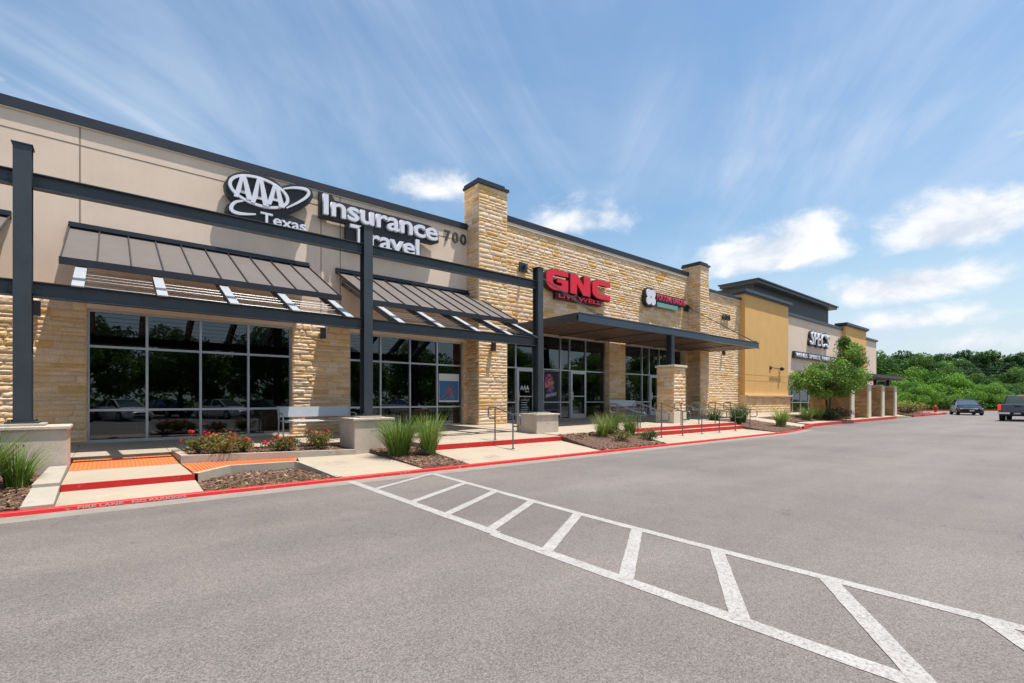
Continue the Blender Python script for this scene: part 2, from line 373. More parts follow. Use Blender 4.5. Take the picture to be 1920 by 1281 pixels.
t.links.new(vv.outputs[0], mx.inputs[6]); t.links.new(mx.outputs[2], b.inputs['Base Color'])

# window glass: tinted pane, mirror coat growing with angle
def glass(name, tint, see, refl):
    m = bpy.data.materials.new(name); m.use_nodes = True; t = m.node_tree; t.nodes.clear()
    o = t.nodes.new('ShaderNodeOutputMaterial'); tr = t.nodes.new('ShaderNodeBsdfTransparent'); tr.inputs[0].default_value = (*tint, 1)
    gl = t.nodes.new('ShaderNodeBsdfGlossy'); gl.inputs['Roughness'].default_value = .012; gl.inputs[0].default_value = (.85, .93, 1, 1)
    fr = t.nodes.new('ShaderNodeFresnel'); fr.inputs[0].default_value = refl
    mx = t.nodes.new('ShaderNodeMixShader'); t.links.new(fr.outputs[0], mx.inputs[0]); t.links.new(tr.outputs[0], mx.inputs[1]); t.links.new(gl.outputs[0], mx.inputs[2])
    t.links.new(mx.outputs[0], o.inputs[0]); return m
M['glass'] = glass('dark_tinted_glass', (.17, .18, .18), 1, 1.85)
M['glass_clear'] = glass('shop_glass', (.42, .44, .43), 1, 1.9)
M['car_glass'] = mat('car_glass', (.16, .20, .22), .08, metal=.75)
M['car_dark'] = mat('dark_blue_car_paint', (.018, .024, .040), .22, metal=.4)
M['car_grey'] = mat('grey_truck_paint', (.10, .115, .135), .3, metal=.5)
M['car_silver'] = mat('silver_car_paint', (.62, .63, .65), .3, metal=.3)
M['car_white'] = mat('white_car_paint', (.7, .7, .7), .3)
M['car_black'] = mat('black_car_paint', (.02, .02, .022), .2, metal=.2)

# ------------------------------------------------------------------ generators
STONE_COLS = [(.78,.57,.36),(.80,.60,.40),(.76,.54,.33),(.80,.61,.43),(.77,.55,.35),(.80,.63,.47),(.74,.56,.40),(.78,.58,.41),(.76,.53,.31),(.72,.50,.30),(.72,.45,.20),(.70,.41,.16)]
def stone_panel(mb, org, sdir, ndir, width, z0, z1, holes=(), seed=1, res=.07, breaks=(), cols=STONE_COLS, relief=.010, hrange=(.075,.19), wrange=(.20,.75), gap=.0035):
    """rubble ashlar: org=(x,y) start, sdir/ndir 2D unit vectors, holes = (s0,s1,z0,z1)"""
    R = random.Random(seed)
    bz = sorted({z0, z1, *[h[2] for h in holes if z0 < h[2] < z1], *[h[3] for h in holes if z0 < h[3] < z1], *breaks})
    courses = []
    for a, b in zip(bz, bz[1:]):
        z = a
        while z < b - 1e-4:
            h = R.uniform(*hrange)
            if b - (z+h) < hrange[0]: h = b - z
            if h > hrange[1]*1.5: h /= 2
            courses.append((z, z+h)); z += h
    ox, oy = org
    def P(s, z, d): return (ox+sdir[0]*s+ndir[0]*d, oy+sdir[1]*s+ndir[1]*d, z)
    for (a, b) in courses:
        iv = [(0.0, width)]
        for (h0, h1, hz0, hz1) in holes:
            if hz0 < b-1e-4 and hz1 > a+1e-4:
                iv = [q for (p0, p1) in iv for q in ((p0, min(p1, h0)), (max(p0, h1), p1)) if q[1]-q[0] > .02]
        for (p0, p1) in iv:
            s = p0
            while s < p1-1e-4:
                w = R.uniform(*wrange)*(1.0 if b-a > .17 else 1.1)
                if p1-(s+w) < wrange[0]*.7: w = p1-s
                if w > wrange[1]*1.7: w /= 2
                # sometimes split a tall stone in two thin ones
                subs = [(a, b)]
                if b-a > .22 and R.random() < .35: mz = a+(b-a)*R.uniform(.4, .6); subs = [(a, mz), (mz, b)]
                for (c0, c1) in subs:
                    base = cols[int(min(R.random()**1.35, .999)*len(cols))]; k = R.uniform(.88, 1.10); col = tuple(q*k for q in base)
                    ns = max(2, int(w/res)+1); nz_ = max(2, int((c1-c0)/res)+1)
                    dep = R.uniform(.3, 1)*relief; tx = R.uniform(-.02, .02); tz = R.uniform(-.3, .3)*relief; rows = []; off = R.uniform(0, 99)
                    for j in range(nz_+1):
                        row = []
                        for i in range(ns+1):
                            u, v = i/ns, j/nz_; ss = s+gap+(w-2*gap)*u; zz = c0+gap+(c1-c0-2*gap)*v
                            edge = min(i, ns-i, 1)*min(j, nz_-j, 1)
                            d = .012
                            if edge: d = max(.014, .022+dep+tx*(u-.5)+tz*(v-.5)+noise.noise((ss*6+off, zz*9, off))*relief*.8+R.uniform(-.25,.25)*relief)
                            else: ss += R.uniform(-.3,.3)*gap; zz += R.uniform(-.3,.3)*gap
                            row.append(P(ss, zz, d))
                        rows.append(row)
                    # skirts back to the mortar
                    mb.grid(rows, col)
                    ring = rows[0]+[r[-1] for r in rows[1:]]+rows[-1][-2::-1]+[r[0] for r in rows[-2:0:-1]]
                    mb.grid([ring, [(p[0]-ndir[0]*.014, p[1]-ndir[1]*.014, p[2]) for p in ring]], col, close=True)
                s += w
def wall_mesh(mb, x0, x1, z0, z1, y, th, holes=(), col=None):
    xs = sorted({x0, x1, *[v for h in holes for v in h[:2] if x0 < v < x1]}); zs = sorted({z0, z1, *[v for h in holes for v in h[2:] if z0 < v < z1]})
    def solid(i, j):
        if not (0 <= i < len(xs)-1 and 0 <= j < len(zs)-1): return False
        cx, cz = (xs[i]+xs[i+1])/2, (zs[j]+zs[j+1])/2
        return not any(h[0] < cx < h[1] and h[2] < cz < h[3] for h in holes)
    for i in range(len(xs)-1):
        for j in range(len(zs)-1):
            if not solid(i, j): continue
            a, b, c, d = xs[i], xs[i+1], zs[j], zs[j+1]; Y2 = y+th
            mb.face([(a,y,c),(b,y,c),(b,y,d),(a,y,d)], col); mb.face([(b,Y2,c),(a,Y2,c),(a,Y2,d),(b,Y2,d)], col)
            if not solid(i-1, j): mb.face([(a,Y2,c),(a,y,c),(a,y,d),(a,Y2,d)], col)
            if not solid(i+1, j): mb.face([(b,y,c),(b,Y2,c),(b,Y2,d),(b,y,d)], col)
            if not solid(i, j-1): mb.face([(a,Y2,c),(b,Y2,c),(b,y,c),(a,y,c)], col)
            if not solid(i, j+1): mb.face([(a,y,d),(b,y,d),(b,Y2,d),(a,Y2,d)], col)
def leafq(mb, p, size, R, col, up=.5):
    n = Vector((R.gauss(0,1), R.gauss(0,1), R.gauss(0,1)+up)).normalized()
    t = n.cross(Vector((R.gauss(0,1), R.gauss(0,1), R.gauss(0,1)))).normalized(); b = n.cross(t)
    l = size*R.uniform(.7, 1.3); w = l*R.uniform(.38, .6); p = Vector(p)
    mb.face([p-t*l*.5, p+b*w*.5+n*l*.08, p+t*l*.5, p-b*w*.5+n*l*.08], col)
def clump_tree(*a_, lobes=None, **k_): return clump_tree0(*a_, lobes=lobes, **k_)
def clump_tree0(label, seed, height, rad, crown_z0, nclump, nleaf, leaf, cols, trunk_r=.12, loc=(0,0,0), group=None, name='tree', multi=1, clr=(.26,.44), flat=1.0, cat='tree', lobes=None):
    R = random.Random(seed); root = thing(name, label, cat, loc, 0, group)
    cz = (crown_z0+height)/2; rz_ = (height-crown_z0)/2; cl = []
    while len(cl) < nclump:
        v = Vector((R.uniform(-1,1), R.uniform(-1,1), R.uniform(-1,1)))
        if .35 < v.length < 1.0:
            k = 1-.32*max(0, v.z)
            cl.append((Vector((v.x*rad*k*.82, v.y*rad*k*.82, cz+v.z*rz_*.84)), rad*R.uniform(*clr)))
    if lobes:
        cl = []
        for (lx_, lz_, rx_, rzz, n_) in lobes:
            k0 = 0
            while k0 < n_:
                v = Vector((R.uniform(-1,1), R.uniform(-1,1), R.uniform(-1,1)))
                if .3 < v.length < 1:
                    o3 = Vector((RT[0]*(lx_+v.x*rx_)+FW[0]*v.y*rx_, RT[1]*(lx_+v.x*rx_)+FW[1]*v.y*rx_, lz_+v.z*rzz)); cl.append((o3, rad*R.uniform(*clr))); k0 += 1
    mb = MB(); per = nleaf//len(cl)
    for (c, r) in cl:
        base = R.choice(cols); kk = R.uniform(.8, 1.2)
        for _ in range(per):
            d = Vector((R.gauss(0,1), R.gauss(0,1), R.gauss(0,1)*.85)).normalized()*r*(R.random()**(.35 if lobes else .16))*R.uniform(.8,1.12)
            d.z *= flat
            q = R.uniform(.72, 1.28)*kk; leafq(mb, c+d, leaf, R, tuple(min(1, x*q) for x in base))
    mb.build('crown', M['leaf'], root)
    tb = MB()
    for k in range(multi):
        a = R.uniform(0, 6.28); lean = (0 if multi == 1 else .35*rad)
        top = Vector((cos(a)*lean, sin(a)*lean, crown_z0+(height-crown_z0)*.55))
        pts = [Vector((cos(a)*.08*(multi>1), sin(a)*.08*(multi>1), -.1))]
        for i in range(1, 6): pts.append(pts[0].lerp(top, i/5)+Vector((R.uniform(-.06,.06)*rad*.4, R.uniform(-.06,.06)*rad*.4, 0)))
        tb.tube(pts, [trunk_r*(1.25-.2*i) if i < 5 else trunk_r*.3 for i in range(6)], 8)
        for j in range(9):
            c = R.choice(cl)[0]; st = pts[R.choice((2,3,4))]
            mid = st.lerp(c, .5)+Vector((0,0,-.06*rad)); tb.tube([st, mid, c], [trunk_r*.45, trunk_r*.3, trunk_r*.1], 6)
    tb.build('trunk', M['bark'], root, smooth=True)
    return root
def grass_clump(label, loc, seed, n=260, h=.8, spread=.35,  cols=((.13,.24,.03),(.20,.33,.05),(.32,.40,.09),(.08,.17,.02),(.16,.28,.04),(.13,.24,.03),(.20,.33,.05),(.36,.30,.12)), group='grass clumps in the mulch beds', w=.013, stalks=0):
    R = random.Random(seed); root = thing('grass_clump', label, 'plant', loc, 0, group); mb = MB()
    for _ in range(n):
        a = R.uniform(0, 6.283); r0 = spread*.35*sqrt(R.random()); hh = h*R.uniform(.55, 1.12); out_ = spread*R.uniform(.25, 1.15)
        bx, by = cos(a)*r0, sin(a)*r0; a2 = a+R.gauss(0, .5); sd = Vector((-sin(a2+R.uniform(-.8,.8)), cos(a2), 0))
        c = R.choice(cols); k = R.uniform(.7, 1.25); c = tuple(x*k for x in c); rows = []; dr = R.uniform(0, .25) if R.random() < .3 else 0
        for i in range(5):
            t_ = i/4; px_, py_ = bx+cos(a2)*out_*t_**1.9, by+sin(a2)*out_*t_**1.9; z = hh*(t_*(1+dr)-dr*t_*t_*1.6)
            ww = w*(1-t_**2*.92); p = Vector((px_, py_, z)); rows.append([p-sd*ww/2, p+sd*ww/2])
        mb.grid(rows, c)
    mb.build('blades', M['leaf'], root)
    return root
def bush(label, loc, seed, r=.35, h=.4, n=500, leaf=.05, cols=((.07,.14,.03),(.12,.20,.05),(.22,.12,.06)), group=None, name='shrub', blooms=0, bloom_cols=((.62,.01,.05),), cat='shrub'):
    R = random.Random(seed); root = thing(name, label, cat, loc, 0, group); mb = MB(); st = MB(); tips = []
    for _ in range(14):
        a = R.uniform(0, 6.28); rr = r*R.uniform(.3, 1); p = Vector((cos(a)*rr, sin(a)*rr, h*R.uniform(.45, 1))); tips.append(p)
        st.tube([(0,0,-.02), tuple(p*.5+Vector((0,0,.04))), tuple(p)], [.006,.005,.003], 5)
        for _ in range(n//14):
            q = p*R.uniform(.45, 1.0)+Vector((R.gauss(0,.2*r), R.gauss(0,.2*r), R.gauss(0,.12*h))); q.z = max(.02, q.z)
            c = R.choice(cols); k = R.uniform(.7, 1.3); leafq(mb, q, leaf, R, tuple(x*k for x in c))
    mb.build('foliage', M['leaf'], root); st.build('stem', M['bark'], root)
    for i in range(blooms):
        bb = MB(); p = R.choice(tips)+Vector((R.gauss(0,.05), R.gauss(0,.05), R.uniform(.02,.07)))
        c0_ = R.choice(bloom_cols); br = R.uniform(.022, .04)
        for k in range(26):
            d = Vector((R.gauss(0,1), R.gauss(0,1), R.gauss(0,1)+.3)).normalized(); kk = R.uniform(.75, 1.2)
            t1 = d.cross(Vector((0,.3,1))).normalized(); t2 = d.cross(t1); q = d*br*R.uniform(.5, 1); s_ = br*.55
            bb.face([q-t1*s_+d*.004, q-t2*s_, q+t1*s_+d*.004, q+t2*s_], tuple(x*kk for x in c0_))
        o = bb.build('bloom', M['petal'], root); o.location = p
    return root
def text_mesh(txt, x0, x1, z0, z1, yfront, depth, bold=.02, shear=0, name='lettering', mat_=None, parent=None, flat=False, space=1.0, res=4):
    cu = bpy.data.curves.new('txt', 'FONT'); cu.body = txt; cu.size = 1; cu.extrude = .5; cu.offset = bold; cu.shear = shear; cu.resolution_u = res; cu.space_character = space
    o = bpy.data.objects.new('txt', cu); COL.objects.link(o); bpy.context.view_layer.update()
    me = bpy.data.meshes.new_from_object(o.evaluated_get(bpy.context.evaluated_depsgraph_get())); bpy.data.objects.remove(o); bpy.data.curves.remove(cu)
    co = [v.co.copy() for v in me.vertices]; a = min(c.x for c in co); b = max(c.x for c in co); c_ = min(c.y for c in co); d = max(c.y for c in co)
    zmin = min(c.z for c in co); zmax = max(c.z for c in co)
    for v, q in zip(me.vertices, co):
        v.co = (x0+(q.x-a)/(b-a)*(x1-x0), yfront+(zmax-q.z)/(zmax-zmin)*depth, z0+(q.y-c_)/(d-c_)*(z1-z0))
    me.materials.clear(); me.materials.append(mat_); me.name = name
    ob = bpy.data.objects.new(name, me); COL.objects.link(ob)
    if parent: ob.parent = parent
    return ob

# ================================================================== THE SETTING
KY = 8.26
FARK = [(78.5, 14.6), (81, 12.9), (88.3, 7.4), (96, 1.5), (110, -9)]
# ground out to the horizon
g = MB(); g.face([(-900,-900,-.03),(900,-900,-.03),(900,900,-.03),(-900,900,-.03)]); g.build('ground', M['soil_grass'], kind='structure')
rd = MB()
rd.face([(-70,-45,0),(104,-45,0),(110,-9,0),(96,1.5,0),(88.3,7.4,0),(81,12.9,0),(78.5,14.6,0),(70,19,0),(67,19,0),(65.5,11,0),(63.5,9.35,0),(49,9.35,0),(28.5,9.5,0),(25,8.75,0),(22,8.26,0),(-70,8.26,0)])
rd.build('road', M['asphalt'], kind='structure')
# gutter pan and red kerb
kerb_path = [(-70,KY),(22,KY),(25,8.65),(28.5,9.4),(46,9.55)]
kerb2 = [(50.5,9.4),(62.5,9.1),(64.6,10.2),(65.6,13),(66.2,19)]
def strip(mb, path, w0, w1, z0a, z0b, col=None):
    rows = []
    for i, p in enumerate(path):
        a = Vector(path[max(0,i-1)]); b_ = Vector(path[min(len(path)-1,i+1)]); d = (b_-a).normalized(); n = Vector((-d.y, d.x))
        rows.append([(p[0]+n.x*w0, p[1]+n.y*w0, z0a), (p[0]+n.x*w1, p[1]+n.y*w1, z0b)])
    mb.grid([[r[0] for r in rows], [r[1] for r in rows]], col)
gt = MB(); strip(gt, kerb_path[:3], -.40, 0.0, .002, .002); gt.build('gutter', M['gutter'], kind='structure')
def kerb(path, h, name='kerb'):
    k = MB(); strip(k, path, 0, .012, 0, h-.008); strip(k, path, .012, .02, h-.008, h); strip(k, path, .02, .10, h, h+.002); strip(k, path, .10, .101, h+.002, -.02)
    return k.build(name, M['red'], kind='structure')
kerb(kerb_path[:3], .055); kerb([(24.9,8.64)]+kerb_path[3:], .15)
kerb(kerb2, .15); kerb([(x,y) for x, y in FARK][::-1], .16)
# kerb lettering
kl = text_mesh('FIRE LANE   NO PARKING', -.33, .82, .012, .046, KY-.006, .003, .03, 0, 'kerb_lettering', M['kerb_text']); tag(kl, kind='structure')

# concrete apron pieces
def piece(name, m_, polys, th=.3, **k):
    mb = MB()
    for p in polys: mb.slab(p, th)
    return mb.build(name, m_, kind='structure', **k)
K1 = KY+.105
WZ = lambda x: .364 if x < 5 else (.364+(x-5)/5*.116 if x < 10 else (.48+(x-10)/8*.076 if x < 18 else .556))
def walk_strip(xa, xb, yf, zf_a, zf_b, yb=15.5):
    n = max(1, int((xb-xa)/1.5)); polys = []
    for i in range(n):
        a = xa+(xb-xa)*i/n; b = xa+(xb-xa)*(i+1)/n; za = zf_a+(zf_b-zf_a)*i/n; zb = zf_a+(zf_b-zf_a)*(i+1)/n
        polys.append([(a+.004,yf,za),(b-.004,yf,zb),(b-.004,yb,WZ(b)),(a+.004,yb,WZ(a))])
    return polys
piece('walkway', M['walk'], walk_strip(-40, .95, 12.36, .30, .30)+walk_strip(.95, 4.7, 12.36, .30, .31)+walk_strip(4.7, 5.9, 11.6, .31, .32)
      + walk_strip(5.9, 10.3, 10.10, .318, .323)+walk_strip(10.3, 13.6, 10.30, .35, .39)+walk_strip(13.6, 21.7, 10.30, .393, .393)+walk_strip(21.7, 36, 12.2, .42, .42), th=.5)
# step from walk to ramp seen as a thin double edge
piece('walkway_edge', M['concrete'], [[(-.55,12.30,.265),(.95,12.30,.265),(.95,12.358,.268),(-.55,12.358,.268)]], th=.3)
piece('ramp', M['walk'], [[(-.55,K1,.052),(1.05,K1,.052),(1.05,9.298,.10),(-.55,9.298,.10)], [(-.55,9.362,.192),(1.02,9.362,.192),(.98,10.9,.21),(-.55,10.9,.21)]])
piece('ramp', M['walk'], [[(5.8,K1,.052),(10.0,K1,.052),(10.3,10.095,.195),(5.8,10.095,.195)]])
piece('ramp', M['walk'], [[(13.2,K1,.052),(21.2,K1,.052),(21.7,9.995,.113),(13.6,9.995,.113)]])
piece('sidewalk', M['walk'], [[(3.06,K1,.052),(4.7,K1,.052),(4.7,9.96,.11),(2.87,9.96,.15)], [(2.87,9.964,.15),(4.7,9.964,.11),(4.7,10.95,.138),(3.06,10.865,.165)]])
piece('sidewalk', M['walk'], [[(28.3,9.52,.15),(36,9.66,.15),(36,10.2,.17),(28.3,10.4,.17)], [(25.6,9.0,.06),(27.8,9.6,.12),(28.3,12.2,.40),(26.5,12.2,.40)], [(36.004,9.66,.15),(46,9.66,.16),(46,15.2,.35),(36.004,15.2,.35)], [(46.004,9.66,.16),(50.5,9.5,.05),(62,9.25,.16),(62,15.2,.3),(46.004,15.2,.35)]])
tp = MB()
R = random.Random(5)
tp.slab([(-.55,10.904,.214),(.98,10.904,.214),(.95,12.298,.262),(-.55,12.298,.262)], .2)
tp.slab([(1.06,9.43,.196),(1.62,10.06,.20),(2.80,10.06,.178),(3.05,10.86,.169),(1.0,10.86,.213)], .2)
def inside(x, y, poly):
    c = False
    for i in range(len(poly)):
        (x1, y1), (x2, y2) = poly[i], poly[i-1]
        if (y1 > y) != (y2 > y) and x < (x2-x1)*(y-y1)/(y2-y1)+x1: c = not c
    return c
for poly, zf in (([(-.50,10.94),(.93,10.94),(.90,12.26),(-.50,12.26)], lambda x, y: .214+(y-10.904)/1.394*.048), ([(1.1,9.53),(1.62,10.1),(2.78,10.1),(2.98,10.82),(1.05,10.82)], lambda x, y: .2+(y-9.43)*.008 - max(0, x-1)*.017+.006)):
    y = 9.5
    while y < 12.3:
        x = -.5
        while x < 3:
            if inside(x, y, poly):
                z = zf(x, y); tp.box(x-.009, x+.009, y-.009, y+.009, z-.003, z+.003)
            x += .06
        y += .06
tp.build('tactile_paving', M['orange'], kind='structure')
rs = MB()
rs.box(-.55, 1.04, 9.30, 9.36, 0, .195); rs.box(5.9, 10.3, 10.06, 10.098, .05, .3185)
rs.box(13.7, 21.7, 9.97, 9.992, 0, .262); rs.box(13.7, 21.7, 10.262, 10.296, .2, .394)
rs.build('step_riser', M['red'], kind='structure')
st = MB(); st.box(13.7, 21.7, 9.993, 10.261, 0, .2605); st.build('step_tread', M['walk'], kind='structure')
# edgings
eg = MB()
eg.slab([(-.86,K1,.09),(-.56,K1,.09),(-.56,9.3,.19),(-.84,9.3,.19)]); eg.slab([(-.84,9.304,.235),(-.56,9.304,.235),(-.56,10.9,.31),(-.78,10.9,.31)])
eg.build('edging', M['concrete'], kind='structure', bevel=.01)
lw = MB()
pth = [(1.05,9.37,.205),(1.64,10.0,.215),(2.75,10.0,.20),(2.87,9.9,.185),(3.06,8.40,.065)]
rows = [[], [], [], []]
for i, p in enumerate(pth):
    a = Vector(pth[max(0,i-1)][:2]); b_ = Vector(pth[min(len(pth)-1,i+1)][:2]); d = (b_-a).normalized(); n = Vector((d.y, -d.x))*.055
    rows[0].append((p[0]+n.x,p[1]+n.y,-.02)); rows[1].append((p[0]+n.x,p[1]+n.y,p[2])); rows[2].append((p[0]-n.x,p[1]-n.y,p[2])); rows[3].append((p[0]-n.x,p[1]-n.y,-.02))
lw.grid(rows); lw.build('edging', M['concrete'], kind='structure')
# mulch beds: uneven sheet with chips
beds = [([(-8,K1),(-.86,K1),(-.84,9.3),(-.78,10.9),(-8,10.95)], lambda x, y: .07+(y-KY)*.05),
        ([(1.07,K1),(3.0,K1),(2.80,9.93),(1.68,9.93),(1.07,9.33)], lambda x, y: .045+(y-KY)*.012),
        ([(1.14,11.0),(4.34,11.0),(4.34,12.35),(1.14,12.35)], lambda x, y: .335-(x-1)*.026+(y-11)*.02),
        ([(4.71,K1),(5.79,K1),(5.79,10.0),(5.89,11.6),(4.71,11.6)], lambda x, y: .055+(y-KY)*.065),
        ([(10.02,K1),(13.18,K1),(13.58,9.99),(13.6,10.28),(10.31,10.28)], lambda x, y: .055+max(0,y-KY-.1)**1.3*.13),
        ([(21.22,K1),(22.5,8.4),(25.4,8.95),(26.4,12.2),(21.72,12.2),(21.72,10.0)], lambda x, y: .06+(y-KY)*.085),
        ([(27.9,9.7),(28.4,10.42),(36,10.22),(36,12.2),(28.4,12.2)], lambda x, y: .16+(y-9.7)*.10),
        ([(50.6,9.55),(62,9.3),(64.3,10.4),(65,15),(62.1,15),(50.6,9.9)], lambda x, y: .15+(y-9.5)*.03)]
chips = MB(); R = random.Random(11)
chip_cols = [(.12,.055,.03),(.20,.10,.055),(.07,.04,.03),(.26,.15,.09),(.16,.07,.04),(.34,.24,.16)]
for bi, (poly, zf) in enumerate(beds):
    mb = MB(); xs = [p[0] for p in poly]; ys = [p[1] for p in poly]; res = .07 if bi < 5 else .25
    nx = int((max(xs)-min(xs))/res)+1; ny = int((max(ys)-min(ys))/res)+1
    if bi == 0: nx = int(nx/2)
    vid = {}; x0, x1, y0, y1 = min(xs), max(xs), min(ys), max(ys)
    def zz(x, y): return zf(x, y)+noise.noise((x*5, y*5, 0))*.018+noise.noise((x*17, y*17, 3))*.010
    # outline polygon base plus a bumpy grid inside
    mb.slab([(x, y, zf(x, y)-.004) for x, y in poly], .15)
    for i in range(nx):
        for j in range(ny):
            q = [(x0+(x1-x0)*(i+a)/nx, y0+(y1-y0)*(j+b)/ny) for a, b in ((0,0),(1,0),(1,1),(0,1))]
            if all(inside(x, y, poly) for x, y in q):
                ids = []
                for (x, y) in q:
                    k = (round(x, 4), round(y, 4))
                    if k not in vid: vid[k] = len(mb.v); mb.v.append((x, y, zz(x, y)))
                    ids.append(vid[k])
                mb.f.append(tuple(ids)); mb.c.append(None); mb.m.append(0)
    mb.build('mulch_bed', M['mulch'], kind='stuff')
    n = int(min(4200, 1100*(x1-x0 if bi else 2)*(y1-y0)/2)) if bi < 5 else 700
    for _ in range(n):
        x, y = R.uniform(x0 if bi else -2.6, x1), R.uniform(y0, y1)
        if not inside(x, y, poly): continue
        a = R.uniform(0, 3.14); l = R.uniform(.012, .04)*(1 if bi < 4 else 1.5); w = l*R.uniform(.15, .4); z = zz(x, y)+R.uniform(.002, .014)
        d = Vector((cos(a), sin(a), R.uniform(-.35,.35)))*l; s_ = Vector((-sin(a), cos(a), R.uniform(-.6,.6)))*w
        p = Vector((x, y, z)); chips.face([p-d-s_, p+d-s_, p+d+s_, p-d+s_], R.choice(chip_cols))
chips.build('bark_chips', M['chip'], kind='stuff')
# weeds along the kerb
wd = MB(); R = random.Random(3)
for (xa, xb, ya, yb, n) in ((1.1,1.6,8.38,8.62,140),(2.0,2.7,8.38,8.7,110),(5.3,5.75,9.0,9.3,50),(1.1,3,8.37,8.42,90),(10.2,13,8.37,8.45,100)):
    for _ in range(n):
        x, y = R.uniform(xa, xb), R.uniform(ya, yb); k = R.uniform(.6, 1.2); leafq(wd, (x, y, .065+R.uniform(0,.03)), .03, R, (.14*k,.17*k,.04*k), 1)
wd.build('weeds', M['leaf'], kind='stuff')
# crosswalk
cw = MB()
def seg(p, q, w, z=.0035):
    p, q = Vector((*p, 0)), Vector((*q, 0)); n = int((q-p).length/.12)+1; d = (q-p).normalized(); s_ = Vector((-d.y, d.x, 0)); rows = [[], []]
    for i in range(n+1):
        c = p.lerp(q, i/n)
        for k, sg in ((0, -1), (1, 1)):
            e = c+s_*sg*(w/2+noise.noise((c.x*9, c.y*9, k*7+z*999))*.007); rows[k].append((e.x, e.y, z))
    cw.grid(rows)
A = lambda y: 3.06+max(0, y-1.5)*.020; B = lambda y: 4.29+y*.022+max(0, y-3)*.045
for a, b_ in ((8.14, 4), (4, 1.4), (1.4, -3)): seg((A(a)-(.035 if a > 1.4 else 0), a), (A(b_), b_), .132)
for a, b_ in ((8.02, 4), (4, 1.6), (1.6, -3)): seg((B(a), a), (B(b_), b_), .115)
for k in range(-3, 7):
    y = 1.42+.905*k
    if k < 6: seg((A(y)+.0, y), (B(y+.82), y+.82), .12, .005)
seg((A(7.2), 7.18), (B(8.0)-.03, 8.0), .10, .005)
cw.build('crosswalk_marking', M['paint'], kind='structure')

# ================================================================== LEFT BUILDING (stucco over stone)
GY = 15.5; WY = 15.35; SY = 15.2
bl = thing('stucco_shop', 'long beige stucco shop building with stone piers and dark tinted windows, nearest the camera', 'building', (-2, WY, .36))
def put(ob, root):      # child keeps world coordinates
    ob.parent = root; ob.matrix_parent_inverse = Matrix.Translation(root.location).inverted()
    return ob
zt = lambda c, Y: H+c/F_PX*Y
STOP = H+2.34; CT = zt(399, 15.25)
W1 = (-.455, 4.18, WZ(0)+.0, H+2.19); W2 = (5.93, 10.35, .45, H+2.19); W0 = (-7.0, -2.45, WZ(0), H+2.19)
W00 = (-13.4, -8.9, WZ(0), H+2.19)
XL = -16; TX0, TX1, TY = 10.53, 11.89, 14.63
mb = MB(); wall_mesh(mb, XL, TX0+.3, .1, STOP-.02, WY, .35, [W1, W2, W0, W00]); put(mb.build('base_wall', M['mortar']), bl)
mb = MB(); wall_mesh(mb, XL, TX0+.3, STOP, CT-.05, WY, .35, []); mb.box(XL, XL+.3, WY+.35, 32, .1, CT-.05); mb.box(XL+.3, TX0+.3, 31.7, 32, .1, CT-.05)
mb.box(XL+.3, TX0+.3, WY+.35, 31.7, CT-.75, CT-.6); put(mb.build('wall', M['stucco']), bl)
# panel joints as recessed-look strips proud by 2 mm
mb = MB(); zj = zt(356, WY)
mb.box(XL, TX0, WY-.004, WY, zj-.012, zj+.012)
for x in (-7.2, -.57, 5.02, 5.62): mb.box(x-.012, x+.012, WY-.0045, WY, STOP, CT-.25)
put(mb.build('panel_joint', mat('joint', (.22, .17, .12), .9)), bl)
for w in (W1, W2, W0, W00): mb = MB(); mb.box(w[0], w[1], WY-.02, WY-.002, w[3]+.004, STOP+.001); put(mb.build('window_header', M['stucco']), bl)
mb = MB(); stone_panel(mb, (XL, WY), (1,0), (0,-1), TX0-XL, .1, STOP-.03, [(w[0]-XL, w[1]-XL, w[2], STOP) for w in (W1, W2, W0, W00)], seed=21, res=.05, relief=.017, cols=STONE_COLS[:10]+STONE_COLS[:6]+STONE_COLS[10:11])
put(mb.build('stone_cladding', M['stone']), bl)
# stone return beside second window (reveal jambs)
for (x, nd) in ((W1[0],1),(W1[1],-1),(W2[0],1),(W2[1],-1)):
    mb = MB()
    stone_panel(mb, (x, WY if nd > 0 else WY+.12), (0, 1 if nd > 0 else -1), (nd, 0), .12, .45, W1[3], [], seed=int(x*10)+99, relief=.01)
    put(mb.build('stone_jamb', M['stone']), bl)
mb = MB(); mb.box(XL, TX0-.004, 15.29, WY+.3, CT-.23, CT); put(mb.build('coping', M['coping']), bl)
mb = MB(); mb.box(XL, TX0-.004, WY-.04, WY-.002, CT-.262, CT-.232); put(mb.build('coping_trim', M['stucco_trim']), bl)
# shop room behind glass
def room(root, x0, x1, z0, z1, y1, m_, nm='interior'):
    mb = MB(); y0 = GY+.22
    mb.face([(x0,y0,z0),(x1,y0,z0),(x1,y1,z0),(x0,y1,z0)]); mb.face([(x0,y1,z0),(x1,y1,z0),(x1,y1,z1),(x0,y1,z1)]); mb.face([(x0,y0,z1),(x0,y1,z1),(x1,y1,z1),(x1,y0,z1)])
    mb.face([(x0,y0,z0),(x0,y1,z0),(x0,y1,z1),(x0,y0,z1)]); mb.face([(x1,y0,z0),(x1,y0,z1),(x1,y1,z1),(x1,y1,z0)])
    return put(mb.build(nm, m_), root)
room(bl, XL+.2, 10.5, .35, H+2.6, 22, M['interior'])
